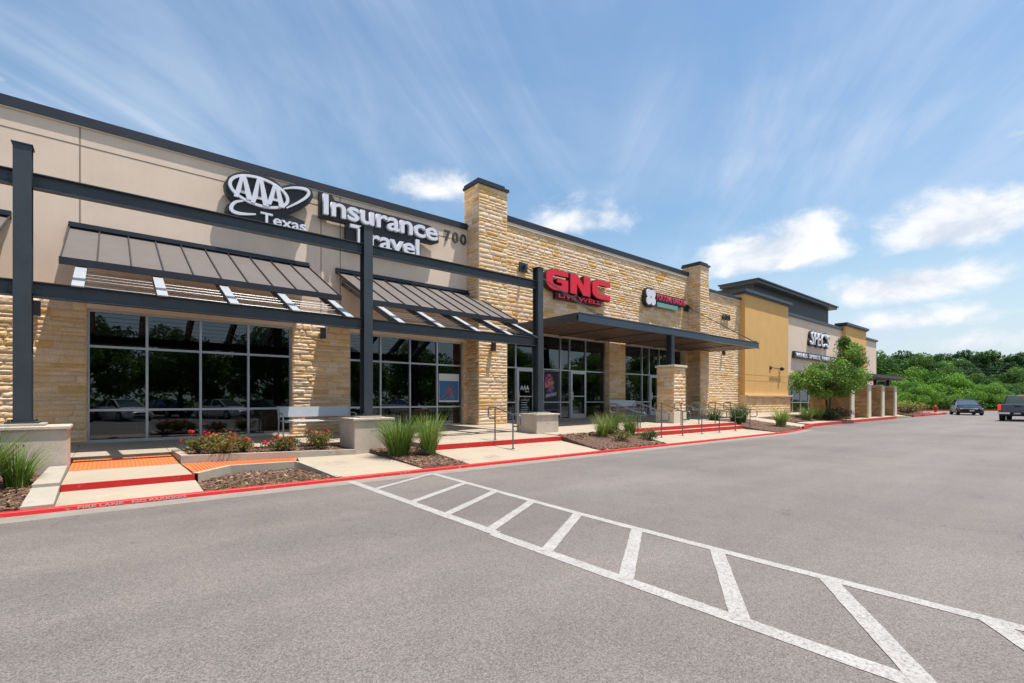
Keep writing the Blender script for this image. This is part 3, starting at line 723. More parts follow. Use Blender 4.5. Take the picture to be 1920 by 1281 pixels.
# office furniture silhouettes inside
for x in (-4.5, 1.2, 3.0, 7.2, 8.8):
    mb = MB()
    mb.box(x-.7, x+.7, 17.6, 18.3, 1.05, 1.10); mb.box(x-.68, x-.6, 17.65, 18.25, .36, 1.05); mb.box(x+.6, x+.68, 17.65, 18.25, .36, 1.05); mb.box(x-.25, x+.25, 17.8, 17.84, 1.1, 1.5); mb.box(x-.25, x+.25, 18.6, 19.1, .75, .85); mb.box(x-.25, x+.25, 19.06, 19.12, .85, 1.45)
    put(mb.build('desk', M['interior_light']), bl)
def window(root, x0, x1, z0, z1, xs, zs, y=GY, w=.055, d=.11, glass_m=None, skip=()):
    fr = MB()
    fr.box(x0, x0+w, y-d/2, y+d/2, z0, z1); fr.box(x1-w, x1, y-d/2, y+d/2, z0, z1)
    fr.box(x0+w, x1-w, y-d/2, y+d/2, z0, z0+w*1.2); fr.box(x0+w, x1-w, y-d/2, y+d/2, z1-w, z1)
    for x in xs: fr.box(x-w/2, x+w/2, y-d/2, y+d/2, z0+w*1.2, z1-w)
    cuts = [x0+w]+[v for x in xs for v in (x-w/2, x+w/2)]+[x1-w]
    for z in zs:
        for a, b_ in zip(cuts[::2], cuts[1::2]):
            if any(s0 < (a+b_)/2 < s1 and z < st_ for (s0, s1, st_) in skip): continue
            fr.box(a, b_, y-d/2+.004, y+d/2-.004, z-w/2, z+w/2)
    f = put(fr.build('window', M['alu']), root)
    pn_ = MB(); pn_.face([(x0+.02,y,z0+.02),(x1-.02,y,z0+.02),(x1-.02,y,z1-.02),(x0+.02,y,z1-.02)])
    p = pn_.build('pane', glass_m or M['glass']); p.parent = f
    return f
sp = lambda a, b_, n: [a+(b_-a)*i/n for i in range(1, n)]
for w in (W1, W2, W0, W00): window(bl, w[0], w[1], w[2], w[3], sp(w[0], w[1], 4), [H-.25, H+1.30])

# ================================================================== TOWERS + STONE BUILDING
sb = thing('stone_shop', 'rough golden limestone shop building with two square towers and two glazed shopfronts', 'building', (11, SY, .5))
def tower(x0, x1, yf, yb, z0, z1, seed):
    mb = MB(); mb.box(x0, x1, yf, yb, z0, z1); c = put(mb.build('tower', M['mortar']), sb)
    mb = MB(); stone_panel(mb, (x0, yf), (1,0), (0,-1), x1-x0, z0, z1, seed=seed, res=.07)
    stone_panel(mb, (x0, yb), (0,-1), (-1,0), yb-yf, z0, z1, seed=seed+1, res=.09, relief=.03)
    stone_panel(mb, (x1, yf), (0,1), (1,0), yb-yf, z0, z1, seed=seed+2, res=.12, relief=.03)
    s_ = mb.build('stone_cladding', M['stone']); s_.parent = c
    mb = MB(); mb.box(x0-.06, x1+.06, yf-.08, yb+.04, z1, z1+.10); mb.box(x0-.02, x1-.12, yf-.02, yb+.02, z1+.10, z1+.2); k = mb.build('coping', M['coping']); k.parent = c
T1Z = zt(500, TY); tower(TX0, TX1, TY, 15.56, .3, T1Z, 31)
T2X, T2Y = 26.02, 14.43; tower(T2X, T2X+.98, T2Y, 15.56, .3, zt(487, T2Y), 41)
O1 = (12.3, 18.85, .5, zt(167, GY)); O2 = (20.1, 25.75, .54, zt(167, GY))
G1 = zt(430, SY); G2 = zt(398, SY); XE = at(1390, 600, SY)[0]
mb = MB(); wall_mesh(mb, TX1-.3, T2X+.3, .2, G1, SY, .35, [O1, O2]); wall_mesh(mb, T2X+.302, XE+.2, .2, G2, SY, .35, [])
mb.box(TX1-.3, TX1, SY+.35, 32, .2, G1); mb.box(TX1, XE, SY+.35, 32, G2-.8, G2-.65); put(mb.build('wall', M['mortar']), sb)
mb = MB()
stone_panel(mb, (TX1, SY), (1,0), (0,-1), T2X-TX1, .2, G1, [(o[0]-TX1, o[1]-TX1, o[2], o[3]) for o in (O1, O2)], seed=51, res=.075)
stone_panel(mb, (T2X+.98, SY), (1,0), (0,-1), XE-T2X-.98, .2, G2, seed=61, res=.09)
put(mb.build('stone_cladding', M['stone']), sb)
for (x, nd) in ((O1[1],-1),(O2[0],1)):
    mb = MB()
    stone_panel(mb, (x, SY if nd > 0 else SY+.25), (0, 1 if nd > 0 else -1), (nd, 0), .25, .55, O1[3], [], seed=int(x), relief=.012)
    put(mb.build('stone_jamb', M['stone']), sb)
mb = MB(); mb.box(TX1+.005, T2X-.005, SY-.085, SY+.5, G1, G1+.24); mb.box(T2X+.99, XE, SY-.12, SY+.5, G2, G2+.16); put(mb.build('coping', M['coping']), sb)
mb = MB(); mb.box(TX1+.005, T2X-.005, SY-.065, SY-.04, G1-.13, G1-.002); mb.box(T2X+.99, XE-.01, SY-.075, SY-.05, G2-.10, G2-.002); put(mb.build('coping_trim', M['stucco_trim']), sb)
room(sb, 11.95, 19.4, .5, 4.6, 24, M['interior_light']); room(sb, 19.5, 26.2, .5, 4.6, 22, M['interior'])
TR = zt(79, GY)
window(sb, O1[0], O1[1], O1[2], O1[3], [13.04, 14.06, 14.6, 15.7, 16.3, 17.4], [TR, zt(-6, GY)], w=.05, glass_m=M['glass_clear'], skip=((13.04,14.06,TR-.2),(16.3,17.4,TR-.2)))
window(sb, O2[0], O2[1], O2[2], O2[3], [21.9, 22.55, 23.5, 24.6], [TR, zt(-6, GY)], w=.05, glass_m=M['glass_clear'], skip=((22.5,23.5,TR-.2),))
def door(x0, x1, z0, z1):
    d = MB(); y = GY-.07; w = .10
    d.box(x0+.03, x0+.03+w, y-.03, y+.012, z0, z1); d.box(x1-.03-w, x1-.03, y-.03, y+.012, z0, z1)
    d.box(x0+.03+w, x1-.03-w, y-.03, y+.012, z0, z0+.22); d.box(x0+.03+w, x1-.03-w, y-.03, y+.012, z1-.12, z1)
    o = put(d.build('door', M['alu']), sb); hd = MB(); xx = x0+.09
    hd.tube([(xx, y-.03, z0+.85), (xx, y-.10, z0+.87), (xx, y-.10, z0+1.25), (xx, y-.03, z0+1.27)], .013, 6)
    k = hd.build('handle', M['chrome']); k.parent = o
    hb = MB(); hb.box(x0+.13, x1-.13, y-.045, y-.032, z0+1.02, z0+1.06); k = hb.build('push_bar', M['alu']); k.parent = o
    return o
door(13.04, 14.06, .51, TR-.02); door(16.3, 17.4, .53, TR-.02); door(22.55, 23.5, .56, TR-.02)
# goods inside the shops
R = random.Random(8)
for x in [12.6+.02, 15.0, 17.9]+[20.6, 24.2, 25.1]:
    sh = MB()
    for k in range(4):
        z = .95+k*.42; sh.box(x-.42, x+.42, 18.2, 18.6, z-.03, z, (.5,.5,.48))
        xx = x-.38
        while xx < x+.36:
            w = R.uniform(.06,.14); h_ = R.uniform(.12,.32); sh.box(xx, xx+w*.9, 18.22, 18.4, z+.002, z+h_, R.choice([(.5,.05,.05),(.6,.6,.58),(.05,.12,.3),(.6,.45,.08),(.04,.04,.04),(.1,.3,.12)])); xx += w
    put(sh.build('shelf', M['shelf']), sb)

# ================================================================== YELLOW / LIQUOR STORE BUILDING
yb = thing('yellow_shop', 'ochre and beige shop building with dark raised roof box, farthest along the row', 'building', (40, SY, .4))
YY = 14.85; yx0, yx1 = at(1397,600,YY)[0], at(1478,600,YY)[0]; YZ = zt(432, YY); BZ = at(1440,741,YY)[2]
mb = MB(); mb.box(yx0, yx1, YY, 15.6, BZ, YZ); put(mb.build('wall', M['yellow']), yb); bx2a = at(1586,600,YY)[0]; bx2b = at(1624,600,YY)[0]; mb = MB(); mb.box(bx2a, bx2b, YY, 15.6, .3, zt(424, YY)); put(mb.build('wall', M['yellow']), yb)
mb = MB(); mb.box(yx0, yx1, YY-.004, YY, 3.1, 3.12); mb.box(yx0, yx1, YY-.004, YY, 2.7, 2.715); put(mb.build('panel_joint', mat('joint_ochre', (.36,.2,.05), .9)), yb)
mb = MB(); mb.box(yx0-.05, yx1+.05, YY-.12, 15.7, .2, BZ-.10); c = put(mb.build('stone_base', M['mortar']), yb)
mb = MB(); stone_panel(mb, (yx0-.05, YY-.12), (1,0), (0,-1), yx1-yx0+.1, .2, BZ-.10, seed=71, res=.1); k = mb.build('stone_cladding', M['stone']); k.parent = c
mb = MB(); mb.box(yx0-.12, yx1+.12, YY-.26, 15.8, BZ-.097, BZ); put(mb.build('sill', M['stucco_trim']), yb)
M['fascia_dark'] = mat('slate_fascia', (.045, .056, .072), .45, metal=.2, var=.1, vscale=1.5)
for a, b_, z in ((yx0, yx1, YZ), (bx2a, bx2b, zt(424, YY))): mb = MB(); mb.box(a-.25, b_+.3, YY-.20, 15.7, z+.10, z+.30); mb.box(a-.12, b_+.15, YY-.10, 15.65, z, z+.10); put(mb.build('coping', M['fascia_dark']), yb)
SW = 15.2; sx1 = bx2a; SZ = zt(392, SW); SWIN = (yx1+.5, sx1-1.0, .35, 3.3)
mb = MB(); wall_mesh(mb, yx1, sx1, .2, SZ, SW, .35, [SWIN]); lx = at(1643,600,SW)[0]; LZ = zt(377, SW)
put(mb.build('wall', M['stucco']), yb); mb = MB(); wall_mesh(mb, bx2b, lx, .2, LZ, SW, .35, []); mb.box(lx-.3, lx, SW+.35, 40, .2, LZ); mb.box(XE+.2, lx-.3, 39.7, 40, .2, LZ); mb.box(XE+.2, lx-.3, SW+1.9, 39.7, LZ-.9, LZ-.7); put(mb.build('wall', M['stucco']), yb)
mb = MB(); mb.box(yx1, sx1, SW-.14, SW+.5, SZ, SZ+.22); put(mb.build('coping', M['fascia_dark']), yb); mb = MB(); mb.box(bx2b, lx+.1, SW-.14, SW+.5, LZ, LZ+.2); put(mb.build('coping', M['fascia_dark']), yb)
window(yb, *SWIN, sp(SWIN[0], SWIN[1], 7), [1.2, 2.6], y=SW+.2)
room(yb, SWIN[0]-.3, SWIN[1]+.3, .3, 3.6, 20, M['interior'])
# dark raised box on the roof
RY = 17.0; rx0, rx1 = at(1423,524,RY)[0], at(1573,583,RY)[0]; rz = H+9.75
mb = MB(); mb.box(rx0+.7, rx1-.9, RY+.7, 25, 7, rz-.32); put(mb.build('roof_box', mat('slate_cladding', (.032,.037,.050), .6, var=.08)), yb)
mb = MB(); mb.box(rx0, rx1, RY, 20.4, rz-.10, rz); mb.box(rx0+.12, rx1-.12, RY+.12, 20.3, rz-.32, rz-.102); put(mb.build('roof', M['fascia_dark']), yb)
# entrance porch of stone fins
PY = 9.95; pr = thing('entrance_porch', 'dark flat-roofed porch on tall stone fins at the liquor store entrance', 'porch', (43, PY, .3))
for i, px in enumerate((1596, 1628, 1653.5, 1677)):
    x = at(px, 780, PY)[0]; zt_ = 2.42
    mb = MB(); mb.box(x-.27, x+.27, PY, PY+2.3, .1, zt_); c = put(mb.build('pillar', M['mortar']), pr)
    mb = MB(); stone_panel(mb, (x-.27, PY+2.3), (0,-1), (-1,0), 2.3, .1, zt_-.1, seed=80+i, res=.2, cols=[(.44,.28,.15),(.50,.33,.19),(.40,.25,.13)], relief=.02)
    k = mb.build('stone_cladding', M['stone']); k.parent = c
    mb = MB(); mb.box(x-.31, x+.31, PY-.10, PY-.004, .1, zt_); mb.box(x-.33, x+.33, PY-.003, PY+2.35, zt_+.002, zt_+.08); k = mb.build('cap', M['stucco_trim']); k.parent = c
    for yp in (.3, 1.8): mb = MB(); mb.box(x-.12, x+.12, PY+yp, PY+yp+.2, zt_+.08, 2.928); k = mb.build('post', M['coping']); k.parent = c
mb = MB(); mb.box(37.6, 48.7, PY-.3, PY+2.7, 3.0, 3.20); mb.box(37.7, 48.6, PY-.2, PY+2.6, 2.93, 2.998); put(mb.build('roof', mat('porch_roof', (.045,.025,.028), .5)), pr)

# ================================================================== STEEL FRAME
CY = 11.4; COLX = [-12.85, -7.05, -1.13, 4.82, 10.55]; CTOP = zt(335, CY)
sf = thing('steel_frame', 'blue-grey steel frame of tall H-section columns and two long beams before the stucco shop', 'steel frame', (-1, CY, 1.0))
PT = H-.40
for x in COLX:
    mb = MB(); w = .11; 
    mb.box(x-w, x+w, CY-.13, CY-.112, PT+.04, CTOP); mb.box(x-w, x+w, CY+.112, CY+.13, PT+.04, CTOP); mb.box(x-.008, x+.008, CY-.111, CY+.111, PT+.04, CTOP)
    mb.box(x-w-.02, x+w+.02, CY-.15, CY+.15, CTOP, CTOP+.018)
    c = put(mb.build('column', M['steel']), sf)
    mb = MB(); mb.box(x-.20, x+.20, CY-.22, CY+.22, PT+.012, PT+.038)
    for a in (-.15, .15):
        for b_ in (-.17, .17): mb.tube([(x+a, CY+b_, PT+.038), (x+a, CY+b_, PT+.075)], .018, 6)
    k = mb.build('base_plate', M['steel']); k.parent = c
for (za, zb) in ((zt(282, CY), zt(302, CY)), (zt(137, CY), zt(158, CY))):
    for a, b_ in zip(COLX, COLX[1:]):
        mb = MB(); x0, x1 = a+.118, b_-.118; hw = .075
        mb.box(x0, x1, CY-hw, CY+hw, zb-.016, zb); mb.box(x0, x1, CY-hw, CY+hw, za, za+.016); mb.box(x0, x1, CY-.006, CY+.006, za+.017, zb-.017)
        for x in (x0, x1):
            s_ = 1 if x == x0 else -1; mb.box(min(x, x+s_*.1), max(x, x+s_*.1), CY-.018, CY-.0065, za+.05, zb-.05)
            for zz_ in (za+.09, zb-.09): mb.tube([(x+s_*.06, CY-.018, zz_), (x+s_*.06, CY-.035, zz_)], .014, 6)
        put(mb.build('beam', M['steel']), sf)

# ================================================================== AWNINGS
zb_ = zt(238, 15.3); AF = 12.6; zf_ = H+193/F_PX*AF; AE = 11.28; ze_ = zt(158, 11.28)-.015
slope = (zb_-zf_)/(15.3-AF)
def awning(x0, x1, label, arms):
    r = thing('metal_awning', label, 'awning', ((x0+x1)/2, 15.3, zb_), 0, 'standing seam awnings over the shop windows')
    f = lambda y: zf_+slope*(y-AF)
    mb = MB(); mb.obox(((x0+x1)/2, (15.3+AF)/2, (zb_+zf_)/2), ((x1-x0)/2,0,0), (0,(15.3-AF)/2,(zb_-zf_)/2), (0,-slope*.012,.012)); put(mb.build('roof_sheet', M['roof_metal']), r)
    mb = MB(); n = 10
    for i in range(n+1):
        x = x0+(x1-x0)*i/n; mb.bar((x, AF, zf_+.03), (x, 15.28, zb_+.03), .022, .04)
    put(mb.build('seam', M['roof_seam']), r)
    mb = MB(); mb.box(x0-.02, x1+.02, AF-.035, AF-.002, zf_-.09, zf_+.05); put(mb.build('gutter_edge', M['coping']), r)
    mb = MB(); mb.box(x0-.02, x1+.02, 15.26, 15.345, zb_-.02, zb_+.15); mb.box(x0-.02, x1+.02, 15.18, 15.258, zb_+.02, zb_+.05); put(mb.build('flashing', M['coping']), r)
    for x in arms:
        mb = MB(); y2 = 15.3; sl = (zb_-.12-ze_)/(15.3-AE)
        mb.bar((x, AE, ze_+.02), (x, y2, zb_-.22), .17, .022)
        put(mb.build('bracket_arm', M['steel_light']), r); mb = MB(); f2 = lambda y: ze_+.02+(zb_-.24-ze_)*(y-AE)/(y2-AE)
        for sx_ in (-.07, .07): mb.bar((x+sx_, 11.62, f2(11.62)-.085), (x+sx_, y2, f2(y2)-.085), .012, .14)
        put(mb.build('arm_channel', M['steel']), r)
    for i in range(6):
        y = AE+.30+i*.22; z = ze_-.05+(zb_-.30-ze_)/(15.3-AE)*(y-AE)
        mb = MB(); mb.tube([(arms[0], y, z), (arms[-1], y, z)], .0065, 6); put(mb.build('louvre_rod', M['rail']), r)
    for i in range(2):
        y = 13.4+i*1.1; z = zb_-.28-slope*(15.3-y)*1.02
        mb = MB(); mb.tube([(x0+.1, y, z), (x1-.1, y, z)], .018, 6); put(mb.build('purlin', M['steel']), r)
    return r
GX = 11.2
awning(-.75, 4.62, 'brown standing seam awning over the nearest window, left of the middle steel column', [-.45+1.205*i for i in range(5)])
awning(5.48, 10.68, 'brown standing seam awning between middle and right steel columns beside the stone tower', [5.72+1.2*i for i in range(5)])
awning(-7.1, -1.72, 'brown standing seam awning cut off by the left edge of the view', [-6.9+1.22*i for i in range(5)])

# ================================================================== PLANTERS
def planter(x, label, z0, w=.95, y0=10.95, d=.95):
    r = thing('concrete_planter', label, 'plinth', (x, y0+d/2, z0), 0, 'cast concrete plinths under the steel columns')
    mb = MB(); mb.box(x-w/2, x+w/2, y0, y0+d, z0-.15, PT-.09); 
    b_ = put(mb.build('body', M['planter'], bevel=.008), r)
    mb = MB(); mb.box(x-w/2-.04, x+w/2+.04, y0-.04, y0+d+.04, PT-.089, PT-.03); put(mb.build('cap', M['planter'], bevel=.012), r)
    mb = MB(); mb.box(x-.28, x+.28, CY-.28, CY+.28, PT-.029, PT+.01); put(mb.build('grout_pad', M['concrete'], bevel=.01), r)
    mb = MB()
    for a in (-.03, .05): mb.tube([(x+a, y0-.0, PT-.33), (x+a, y0-.004, PT-.33)], .012, 8)
    put(mb.build('form_tie', M['rubber']), r)
    return r
planter(-1.13, 'concrete plinth at the left edge behind the tall grass', .15, w=1.12)
planter(4.82, 'concrete plinth under the middle steel column beside the rose bed', .13)
planter(10.55, 'concrete plinth under the right steel column near the shop doors', .36)
planter(-7.05, 'concrete plinth beyond the left edge of the view', .15, w=1.12)

# rose bed wall
rb = thing('rose_bed_wall', 'low pale concrete edging wall around the rose bed', 'low wall', (1, 10.9, .2))
mb = MB(); mb.slab([(1.0,10.87,.36),(4.34,10.87,.256),(4.34,11.0,.256),(1.0,11.0,.36)], .4); mb.slab([(1.0,11.004,.36),(1.13,11.004,.357),(1.13,12.355,.35),(.97,12.355,.35)], .4)
put(mb.build('edging', M['concrete'], bevel=.012), rb)

# ================================================================== CANOPY
CX0, CX1, CFY = 12.83, at(1423,650,11.73)[0], 11.73; CZ = H+3.13
cn = thing('entrance_canopy', 'wide flat steel canopy with blue-grey fascia hung over the shop doors', 'canopy', (20, 13, CZ))
mb = MB(); mb.box(CX0, CX1, CFY, CFY+.02, CZ-.29, CZ-.03); mb.box(CX0, CX1, CFY-.06, CFY+.08, CZ-.03, CZ); mb.box(CX0, CX1, CFY-.06, CFY+.08, CZ-.31, CZ-.29)
put(mb.build('fascia', M['fascia']), cn)
mb = MB(); mb.box(CX0, CX0+.02, CFY+.082, SY-.08, CZ-.29, CZ); put(mb.build('side_fascia', M['steel']), cn); mb = MB(); mb.box(CX1-.02, CX1, CFY+.082, SY-.08, CZ-.29, CZ); put(mb.build('side_fascia', M['steel']), cn)
mb = MB(); mb.box(CX0+.021, CX1-.021, CFY+.082, SY-.08, CZ-.10, CZ-.05); mb.box(CX0+.021, CX1-.021, CFY+.082, SY-.08, CZ-.28, CZ-.25)
y = CFY+.4
while y < SY-.2: mb.box(CX0+.03, CX1-.03, y, y+.03, CZ-.30, CZ-.28); y += .45
for x in [CX0+2.4*i for i in range(1, 6)]: mb.box(x, x+.12, CFY+.09, SY-.09, CZ-.325, CZ-.301)
put(mb.build('soffit', M['soffit']), cn)
p1 = at(980, 502, SY-.05); p2 = at(1286, 578, SY-.05)
for (p, q) in ((p1, at(1122, 594, CFY+.1)), (p2, (CX1-.35, CFY+.1, CZ+.05))):
    mb = MB(); mb.box(p[0]-.22, p[0]+.22, SY-.11, SY-.065, p[2]-.19, p[2]+.19); put(mb.build('wall_plate', M['coping']), cn)
    mb = MB(); mb.box(p[0]-.05, p[0]+.05, SY-.3, SY-.11, p[2]-.06, p[2]+.06); mb.obox((q[0], q[1], CZ+.03), (.12,0,0), (0,.12,0), (0,0,.04)); put(mb.build('rod_bracket', M['steel']), cn)
    for dz in (-.045, .045):
        mb = MB(); mb.tube([(p[0]+dz, SY-.25, p[2]-.02), (q[0]+dz*2.5, q[1], CZ+.04)], .017, 6); put(mb.build('tie_rod', M['steel']), cn)
# stone pier and steel post
px0 = at(1263, 790, 11.2)[0]
sp_ = thing('stone_pier', 'square limestone pier with pale cap carrying a steel post under the canopy', 'pier', (px0+.45, 11.6, .4))
mb = MB(); mb.box(px0, px0+.9, 11.2, 12.0, .25, 2.78); put(mb.build('core', M['mortar']), sp_)
mb = MB(); z9 = 2.76
for (o_, sd, nd, ww) in (((px0,11.2),(1,0),(0,-1),.9), ((px0,12.0),(0,-1),(-1,0),.8), ((px0+.9,11.2),(0,1),(1,0),.8)):
    stone_panel(mb, o_, sd, nd, ww, .9, z9, seed=int(sd[0]*7+nd[0]*3+140), res=.08, relief=.012)
put(mb.build('stone_cladding', M['stone']), sp_)
mb = MB(); mb.box(px0-.03, px0+.93, 11.16, 12.04, .25, .90); put(mb.build('base', M['stucco_trim'], bevel=.01), sp_); mb = MB(); mb.box(px0-.06, px0+.96, 11.12, 12.06, 2.785, 2.87); put(mb.build('cap', M['stucco_trim'], bevel=.01), sp_)
mb = MB(); xx = px0+.45; mb.box(xx-.12, xx+.12, 11.5, 11.52, 2.872, CZ-.33); mb.box(xx-.12, xx+.12, 11.74, 11.76, 2.872, CZ-.33); mb.box(xx-.01, xx+.01, 11.521, 11.739, 2.872, CZ-.33); put(mb.build('post', M['coping']), sp_)

# ================================================================== WALL LIGHTS
def wall_light(px, py, Y, label, s=1.0):
    x, _, z = at(px, py, Y-.12); r = thing('wall_light', label, 'wall light', (x, Y, z), 0, 'black box lights on the stone walls')
    mb = MB(); mb.box(-.07*s, .07*s, -.17*s, -.03, -.17*s, .17*s); mb.build('housing', M['black'], r, bevel=.008)
    mb = MB(); mb.box(-.05, .05, -.029, 0.0, -.08, .08); mb.build('mount', M['black'], r)
    mb = MB(); mb.box(-.055*s, .055*s, -.155*s, -.045, -.176*s, -.171*s); mb.build('lens', M['lens'], r)
wall_light(68, 578, WY-.05, 'black box light on the stone behind the left steel column')
wall_light(606, 625, WY-.05, 'black box light on the stone pier between the two tinted windows')
wall_light(926, 650, TY-.05, 'black box light on the lower face of the near stone tower')
wall_light(1358, 661, SY-.05, 'black box light on the stone wall right of the second tower', 1.0)

# ================================================================== SIGNS
def c3(a, b_, Y): return at(400+a/3.768, 300+b_/3.768, Y)
def sign_poly(pts, Y): return [(c3(a, b_, Y)[0], c3(a, b_, Y)[2]) for a, b_ in pts]
SG = 15.0
s1 = thing('logo_sign', 'white ringed AAA Texas logo on black backing, high on the stucco wall', 'sign', (3.4, SG, 5.8+H))
out_ = [(150,290),(112,250),(84,205),(80,155),(110,110),(165,84),(240,76),(320,86),(400,118),(455,155),(484,182),(540,168),(610,168),(668,184),(703,216),(710,258),(685,303),(625,340),(560,364),(520,374),(652,432),(640,508),(480,476),(335,430),(255,412),(172,404),(115,388),(88,348),(98,312)]
mb = MB(); mb.prism(sign_poly(out_, SG), SG+.06, SG+.26); put(mb.build('backing', M['black']), s1)
ex, ez, ea, eb = 3.22, H+5.86, .78, .42
mb = MB(); n = 48; rot = -.06
def el_(a, A_, B_): return (ex+cos(a)*A_*cos(rot)-sin(a)*B_*sin(rot), ez+cos(a)*A_*sin(rot)+sin(a)*B_*cos(rot))
rows = [[], [], [], []]
for i in range(n):
    a = 2*pi*i/n; o_ = el_(a, ea, eb); i_ = el_(a, ea-.085, eb-.07)
    rows[0].append((i_[0], SG+.058, i_[1])); rows[1].append((i_[0], SG-.02, i_[1])); rows[2].append((o_[0], SG-.02, o_[1])); rows[3].append((o_[0], SG+.058, o_[1]))
mb.grid(rows, close=True); put(mb.build('ring', M['white_letter']), s1)
def stroke(mb, pts, ws, y0, y1):
    P_ = [Vector(p) for p in pts]; Lf, Rg = [], []
    for i, p in enumerate(P_):
        d = (P_[min(i+1, len(P_)-1)]-P_[max(i-1, 0)]).normalized(); nn = Vector((-d.y, d.x)); w = ws[i] if isinstance(ws, (list, tuple)) else ws
        Lf.append(p+nn*w/2); Rg.append(p-nn*w/2)
    rows = [[(p.x, y1, p.y) for p in Lf], [(p.x, y0, p.y) for p in Lf], [(p.x, y0, p.y) for p in Rg], [(p.x, y1, p.y) for p in Rg]]
    mb.grid(rows)
def smooth_path(pts, k=6):
    res = []; n = len(pts)
    for i in range(n-1):
        p0, p1, p2, p3 = (Vector(pts[max(0, min(n-1, j))]) for j in (i-1, i, i+1, i+2))
        for s_ in range(k):
            t_ = s_/k; res.append(tuple(.5*((2*p1)+(-p0+p2)*t_+(2*p0-5*p1+4*p2-p3)*t_*t_+(-p0+3*p1-3*p2+p3)*t_**3)))
    res.append(pts[-1]); return res
mb = MB()
pa = smooth_path(sign_poly([(492,204),(560,196),(620,200),(662,212),(674,236),(650,268),(590,305),(515,340)], SG)); stroke(mb, pa, [.03+.06*sin(pi*i/(len(pa)-1)) for i in range(len(pa))], SG-.015, SG+.058); put(mb.build('orbit', M['white_letter']), s1); mb = MB()
pa = smooth_path(sign_poly([(215,288),(160,296),(132,320),(128,350),(160,372),(220,382),(300,384)], SG)); stroke(mb, pa, [.035+.06*sin(pi*i/(len(pa)-1)) for i in range(len(pa))], SG-.015, SG+.058)
put(mb.build('orbit', M['white_letter']), s1)
for k in range(3):
    x = ex-.415+k*.415
    mb = MB(); hh = .36 if k == 1 else .30; z0 = ez-hh; z1 = ez+hh
    mb.prism([(x-.235,z0),(x-.13,z0),(x-.085,z0+.14),(x+.055,z0+.14),(x+.085,z0),(x+.235,z0),(x+.075,z1),(x-.075,z1)], SG-.03-.004*k, SG+.02)
    put(mb.build('letter', M['white_letter']), s1)
    mb = MB(); mb.prism([(x-.055,z0+.22),(x+.035,z0+.22),(x-.01,z1-.12)], SG-.045, SG-.02); put(mb.build('letter_counter', M['black']), s1)
put(text_mesh('Texas', 3.24, 4.47, H+5.0, H+5.31, SG-.02, .08, .016, 0, 'lettering', M['white_letter']), s1)
s2 = thing('fascia_sign', 'white Insurance Travel channel letters on a stepped black backing', 'sign', (7, SG, 5.6+H))
mb = MB(); mb.prism([(4.88,H+5.58),(8.85,H+5.56),(9.08,H+5.66),(9.06,H+6.05),(8.7,H+6.2),(5.35,H+6.2),(5.25,H+6.36),(4.88,H+6.36)], SG+.07, SG+.22); mb.prism([(5.7,H+4.88),(8.33,H+4.88),(8.33,H+5.62),(5.7,H+5.62)], SG+.073, SG+.217)
put(mb.build('backing', M['black']), s2)
put(text_mesh('Insurance', 4.97, 8.98, H+5.66, H+6.29, SG-.05, .12, .020, 0, 'lettering', M['white_letter'], space=.97), s2)
put(text_mesh('Travel', 5.80, 8.24, H+4.95, H+5.56, SG-.05, .12, .020, 0, 'lettering', M['white_letter'], space=.97), s2)
s3 = thing('building_number', 'dark bronze number 700 near the end of the stucco wall', 'number', (10, WY, 7.5)); put(text_mesh('700', 9.47, 10.44, H+5.90, H+6.30, WY-.05, .045, .01, 0, 'digits', M['dark_text'], space=1.25), s3)
s4 = thing('building_number', 'black number 600 high on the stone wall right of the second tower', 'number', (30, SY, 6.5)); put(text_mesh('600', 29.9, 30.95, H+5.12, H+5.5, SY-.14, .06, .03, 0, 'digits', M['black'], space=1.1), s4)
# GNC
s5 = thing('fascia_sign', 'red GNC LIVE WELL letters on black cans above the canopy', 'sign', (16.4, 14.9, 6.1))
def arc(cx, cy, rx, ry, a0, a1, n=7): return [(cx+rx*cos(radians(a0+(a1-a0)*i/n)), cy+ry*sin(radians(a0+(a1-a0)*i/n))) for i in range(n+1)]
Cs = [(1,1)]+arc(.42,.62,.42,.38,90,180)+arc(.42,.38,.42,.38,180,270)+[(1,0),(1,.25)]+arc(.45,.42,.16,.17,270,180)+arc(.45,.58,.16,.17,180,90)+[(1,.75)]
Gs = [(1,1)]+arc(.42,.62,.42,.38,90,180)+arc(.42,.38,.42,.38,180,270)+[(1,0),(1,.58),(.48,.58),(.48,.40),(.70,.40),(.70,.25)]+arc(.45,.42,.16,.17,270,180)+arc(.45,.58,.16,.17,180,90)+[(1,.75)]
Ns = [(0,0),(0,1),(.36,1),(.68,.46),(.68,1),(1,1),(1,0),(.64,0),(.32,.54),(.32,0)]
gx = [(14.25,15.58),(15.72,17.05),(17.19,18.5)]; gz0, gz1 = H+4.76, H+5.64
for (a, b_), shp in zip(gx, (Gs, Ns, Cs)):
    pts = [(a+(b_-a)*x, gz0+(gz1-gz0)*z) for x, z in shp]
    mb = MB(); mb.prism(pts, 14.86, 14.92); put(mb.build('letter', M['red_letter']), s5)
    cxm, czm = (a+b_)/2, (gz0+gz1)/2
    mb = MB(); mb.prism([(cxm+(x-cxm)*1.05, czm+(z-czm)*1.07) for x, z in pts], 14.922, 15.12); put(mb.build('letter_can', M['black']), s5)
mb = MB(); mb.box(14.9, 17.95, 14.96, 15.14, H+4.44, H+4.70); put(mb.build('backing', M['black']), s5)
put(text_mesh('LIVE WELL', 15.02, 17.86, H+4.49, H+4.66, 14.90, .055, .014, 0, 'lettering', M['red_letter']), s5)
